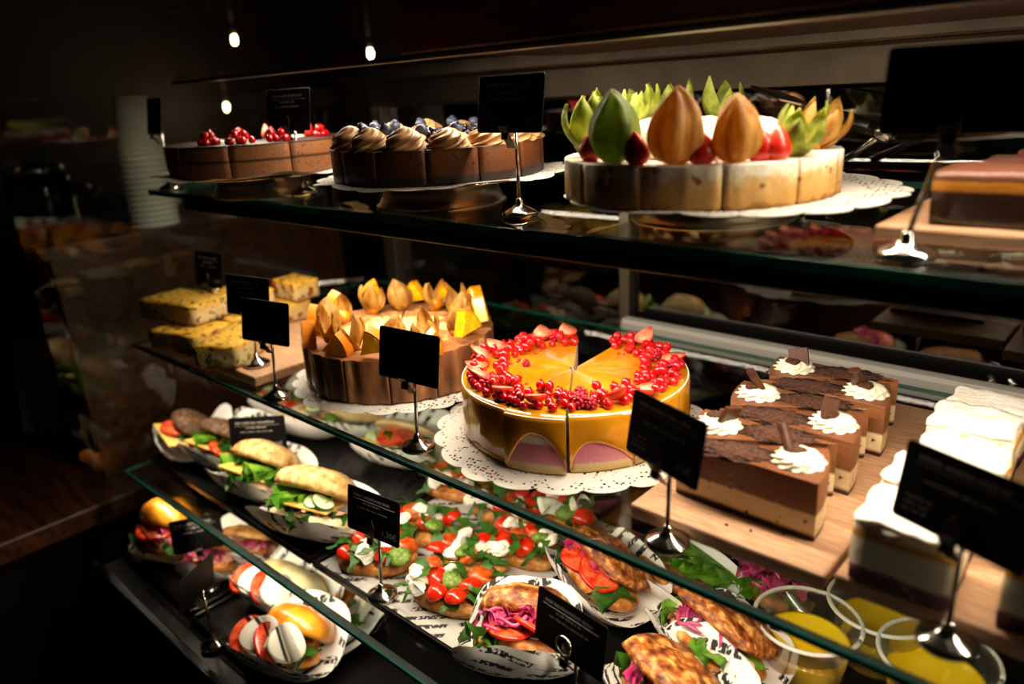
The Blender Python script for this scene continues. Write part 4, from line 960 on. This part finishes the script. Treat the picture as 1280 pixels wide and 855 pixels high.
# ------------------------------------------------------------------ bottom deck
def atd(px, py): p = P(px, py, z=ZD+.04); return (p.x, p.y)
sandwich('burger with glossy orange bun, pink filling and greens at the deck end', atd(208, 676), ZDS, .100, .095, BUN, BUN, fill=(DK, ('ham', {}), ('onion', {'n': 7}), ('tomato', {'xs': (0,), 's': 1.2})), rz=.35, tilt=-.32, seed=21, paper=PAP1, hh=.040, toph=1.1, front=.04, back=.10, name='burger', cat='burger')
sandwich('toasted pastrami sandwich half with pink onion beside the burger', atd(262, 700), ZDS, .075, .065, TOAST, TOAST, fill=(('ham', {}), ('onion', {'n': 6}), ('ham', {})), rz=.5, tilt=-.5, seed=22, pl=1.15, ex=3.6, bamp=.10, toph=.7, paper=PAPW, hh=.026)
sandwich('toasted pastrami sandwich half in white paper behind the turned sign', atd(312, 678), ZDS, .10, .07, TOAST, TOAST, fill=(('ham', {}), ('onion', {'n': 5})), rz=.45, tilt=-.3, seed=23, pl=1.15, ex=3.6, bamp=.10, toph=.7, paper=PAP2, hh=.026)
sandwich('mozzarella and tomato roll with golden crust, at the rear of the deck tray', atd(348, 738), ZDS, .125, .075, TORT, TORT, fill=(('tomato', {'xs': (-.045, .0), 'r': .9, 'y': -.035}), ('mozz', {'xs': (-.022, .028), 'r': .9, 'y': -.036, 'dz': .002})), rz=.1, tilt=-.55, seed=24, paper=PAP1, hh=.026, topoff=.012, gap=.03)
sandwich('lumpy golden roll with mozzarella, tomato and greens at the deck tray front', atd(352, 812), ZDS, .100, .080, BUN, BUN, fill=(('dark', {'l': 1.1}), ('tomato', {'xs': (-.038, .0), 'r': .9, 'y': -.036}), ('mozz', {'xs': (-.018, .024), 'r': .9, 'y': -.036, 'dz': .002})), rz=.25, tilt=-.55, seed=25, paper=PAP2, hh=.034, topoff=.014)
def stick():
    t = thing('cheese_stick_roll', 'twisted golden bread stick filled with cheese and carrot at the tray end', 'sandwich', (*atd(425, 760), ZDS), (0, 0, -1.15), 'wrapped sandwiches')
    v, f = tube([(x, .004*math.sin(x*40), .016) for x in [-.075+.0125*i for i in range(13)]], [.006]+[.013+.0028*math.sin(i*2.3) for i in range(11)]+[.006], 12); obj('bread_stick', mesh('bread_stick', v, f, BUN), t, (0, -.02, 0))
    obj('cheese_filling', mesh('cheese_filling', *rbox(.11, .026, .022, 5, .004, 70, 3, .006), MOZZ), t, (-.005, .014, .004))
    obj('carrot_strip', mesh('carrot_strip', *tube([(-.04, -.004, .024), (0, -.001, .028), (.045, -.004, .024)], [.003, .0045, .003], 8), PHYB), t)
    for q in range(3): obj('basil_leaf', LEAVES[q*2+1 if q < 2 else 3], t, (-.03+.03*q, .012, .026), (.2, -.1, q))
    v, f, uv = taco(.15, .05, .06, .06, .3, seed=9); wp = obj('wrap_paper', mesh('wrap_paper', v, f, PAPW, True, None, uv), t, (0, .012, -.002))
    me = text_mesh('Enjoy', .020).copy(); me.materials.clear(); me.materials.append(BLACK); obj('printed_word', me, wp, (-.012, .0555, .0292), (.62, 0, 0)); settle(t, ZDS+.0006)
stick()

# ------------------------------------------------------------------ counter beyond the case, and the room behind
ct = thing('side_counter', 'dim wooden side counter beyond the end of the case', 'counter', (-1.972, .55, 0))
obj('worktop', mesh('worktop', *box(1.20, 1.5, .04, .004), DWOOD, False), ct, (0, 0, .74)); obj('cabinet', mesh('cabinet', *box(1.14, 1.44, .74, .003), BLACK, False), ct)
rk = thing('wall_shelf_unit', 'dark wooden shelf unit on the counter, holding cups and jars', 'shelf unit', (-1.86, .70, .78))
obj('shelf_board', mesh('shelf_board', *box(.80, .62, .022, .002), DWOOD, False), rk, (0, 0, .43)); 
for x in (-.39, .39): obj('side_board', mesh('side_board', *box(.02, .60, .43, .002), DWOOD, False), rk, (x, 0, 0))
CUPW = mat('paper_cup_white', '#ddd5c8', '#e8e1d6', 20, .7)
for i in range(15):
    o = obj('paper_cup', cached('pcup', lambda: mesh('paper_cup', *lathe([(0, 0), (.030, 0), (.031, .002), (.043, .092), (.0455, .093), (.046, .096), (.0445, .0975), (.0425, .093), (.0295, .003), (0, .003)], 32), CUPW)), None, (-1.53, .62, 1.2325+.0105*i+.0975), (PI, 0, 0))
    tag(o, 'white paper cup at the very top of the cup stack' if i == 14 else 'white paper cup at the foot of the cup stack' if i == 0 else 'white paper cup nested in the middle of the cup stack', 'paper cup', 'stack of paper cups')
jar = thing('glass_jar', 'ribbed glass jar with metal clasp lid in the dark', 'jar', (-1.78, .50, 1.2325))
JG = glass_mat('jar_glass', '#b9b6ae', .03, 1.5)
obj('jar_body', mesh('jar_body', *lathe([(0, 0), (.055, 0), (.060, .006), (.060, .095), (.050, .108), (.047, .108), (.056, .093), (.056, .008), (0, .006)], 40, lambda r, z, a, t: (r*(1+.018*math.cos(20*a)), z, a)), JG), jar)
obj('jar_lid', mesh('jar_lid', *lathe([(0, .108), (.053, .108), (.054, .112), (.052, .122), (.02, .128), (0, .129)], 32), STEEL), jar)
obj('clasp', mesh('clasp', *tube([(.054, 0, .10), (.066, 0, .11), (.056, 0, .122)], .0018, 6), CHROME), jar)
for lab, x, y, c, nm, cat in (('small bowl of mixed fruit on the dark shelf by the jar', -1.70, .70, STRAW, 'fruit_bowl', 'bowl'), ('small bowl of green pieces on the dark shelf end', -1.98, .62, HUSKG, 'salad_bowl', 'bowl')):
    b = thing(nm, lab, cat, (x, y, 1.2325)); obj('bowl', mesh('bowl', *lathe([(0, 0), (.035, 0), (.07, .05), (.068, .05), (.034, .004), (0, .004)], 28), CUPW), b)
    for q in range(8): a = q*.8; obj('fruit_piece', mesh('fruit_piece', *blob(.018, .016, .014, .2, 2, 2, q), (c, ORANGE, CREAM)[q % 3]), b, (.032*math.cos(a), .032*math.sin(a), .048))
mn = thing('menu_stand', 'pale printed menu sheet in a tilted stand on the counter', 'menu', (*P(55, 545, z=.78).xy, .78), (0, 0, .55))
obj('sheet', mesh('sheet', *box(.10, .0015, .21, .0003), mat('menu_paper', '#8a857c', rough=.8), False), mn, (0, 0, .008), (-.16, 0, 0)); obj('stand_foot', mesh('stand_foot', *box(.10, .07, .008, .002), BLACK, False), mn, (0, .01, 0))
v, f = scribble(.1, .2, -.0012, [(-.04, .035, .02+.012*i, .003) for i in range(14)], 5); obj('menu_print', mesh('menu_print', v, f, BLACK, False), mn, (0, 0, .008), (-.16, 0, 0))
bw = thing('glass_bowl', 'shallow glass bowl with dark contents on the counter', 'bowl', (*P(130, 455, z=.80).xy, .78)); obj('bowl_shell', mesh('bowl_shell', *lathe([(0, 0), (.05, 0), (.10, .055), (.103, .055), (.098, .053), (.049, .004), (0, .004)], 36), JG), bw); obj('contents', mesh('contents', *blob(.07, .07, .02, .2, 3, 3), STUB), bw, (0, 0, .026))
BULB = emit('bulb_glow', (1, .72, .38), 30)
for k, (px, py, y, lab) in enumerate(((293, 50, 1.95, 'small warm pendant bulb hanging highest over the dark room'), (463, 67, 2.4, 'small warm pendant bulb hanging above the berry swirl cake'), (283, 134, 2.2, 'small warm pendant bulb hanging low above the currant cake'))):
    p = P(px, py, y=y); r = .017
    t = thing('pendant_lamp', lab, 'lamp', (p.x, p.y, p.z)); obj('bulb', mesh('bulb', *lathe([(0, -.018), (.006, -.014), (.0085, -.004), (.007, .012), (.005, .02), (0, .022)], 16), BULB), t)
    obj('socket', mesh('socket', *lathe([(0, .018), (.008, .02), (.008, .05), (.003, .06), (0, .06)], 14), STEEL), t); obj('cord', mesh('cord', *tube([(0, 0, .055), (0, 0, 2.749-p.z)], .003, 6), BLACK), t)
    pl = bpy.data.lights.new('bulb_light', 'POINT'); pl.energy = 1.6; pl.color = (1, .7, .4); pl.shadow_soft_size = .02; lo = bpy.data.objects.new('bulb_light', pl); lo.location = (p.x, p.y, p.z-.03); col.objects.link(lo)
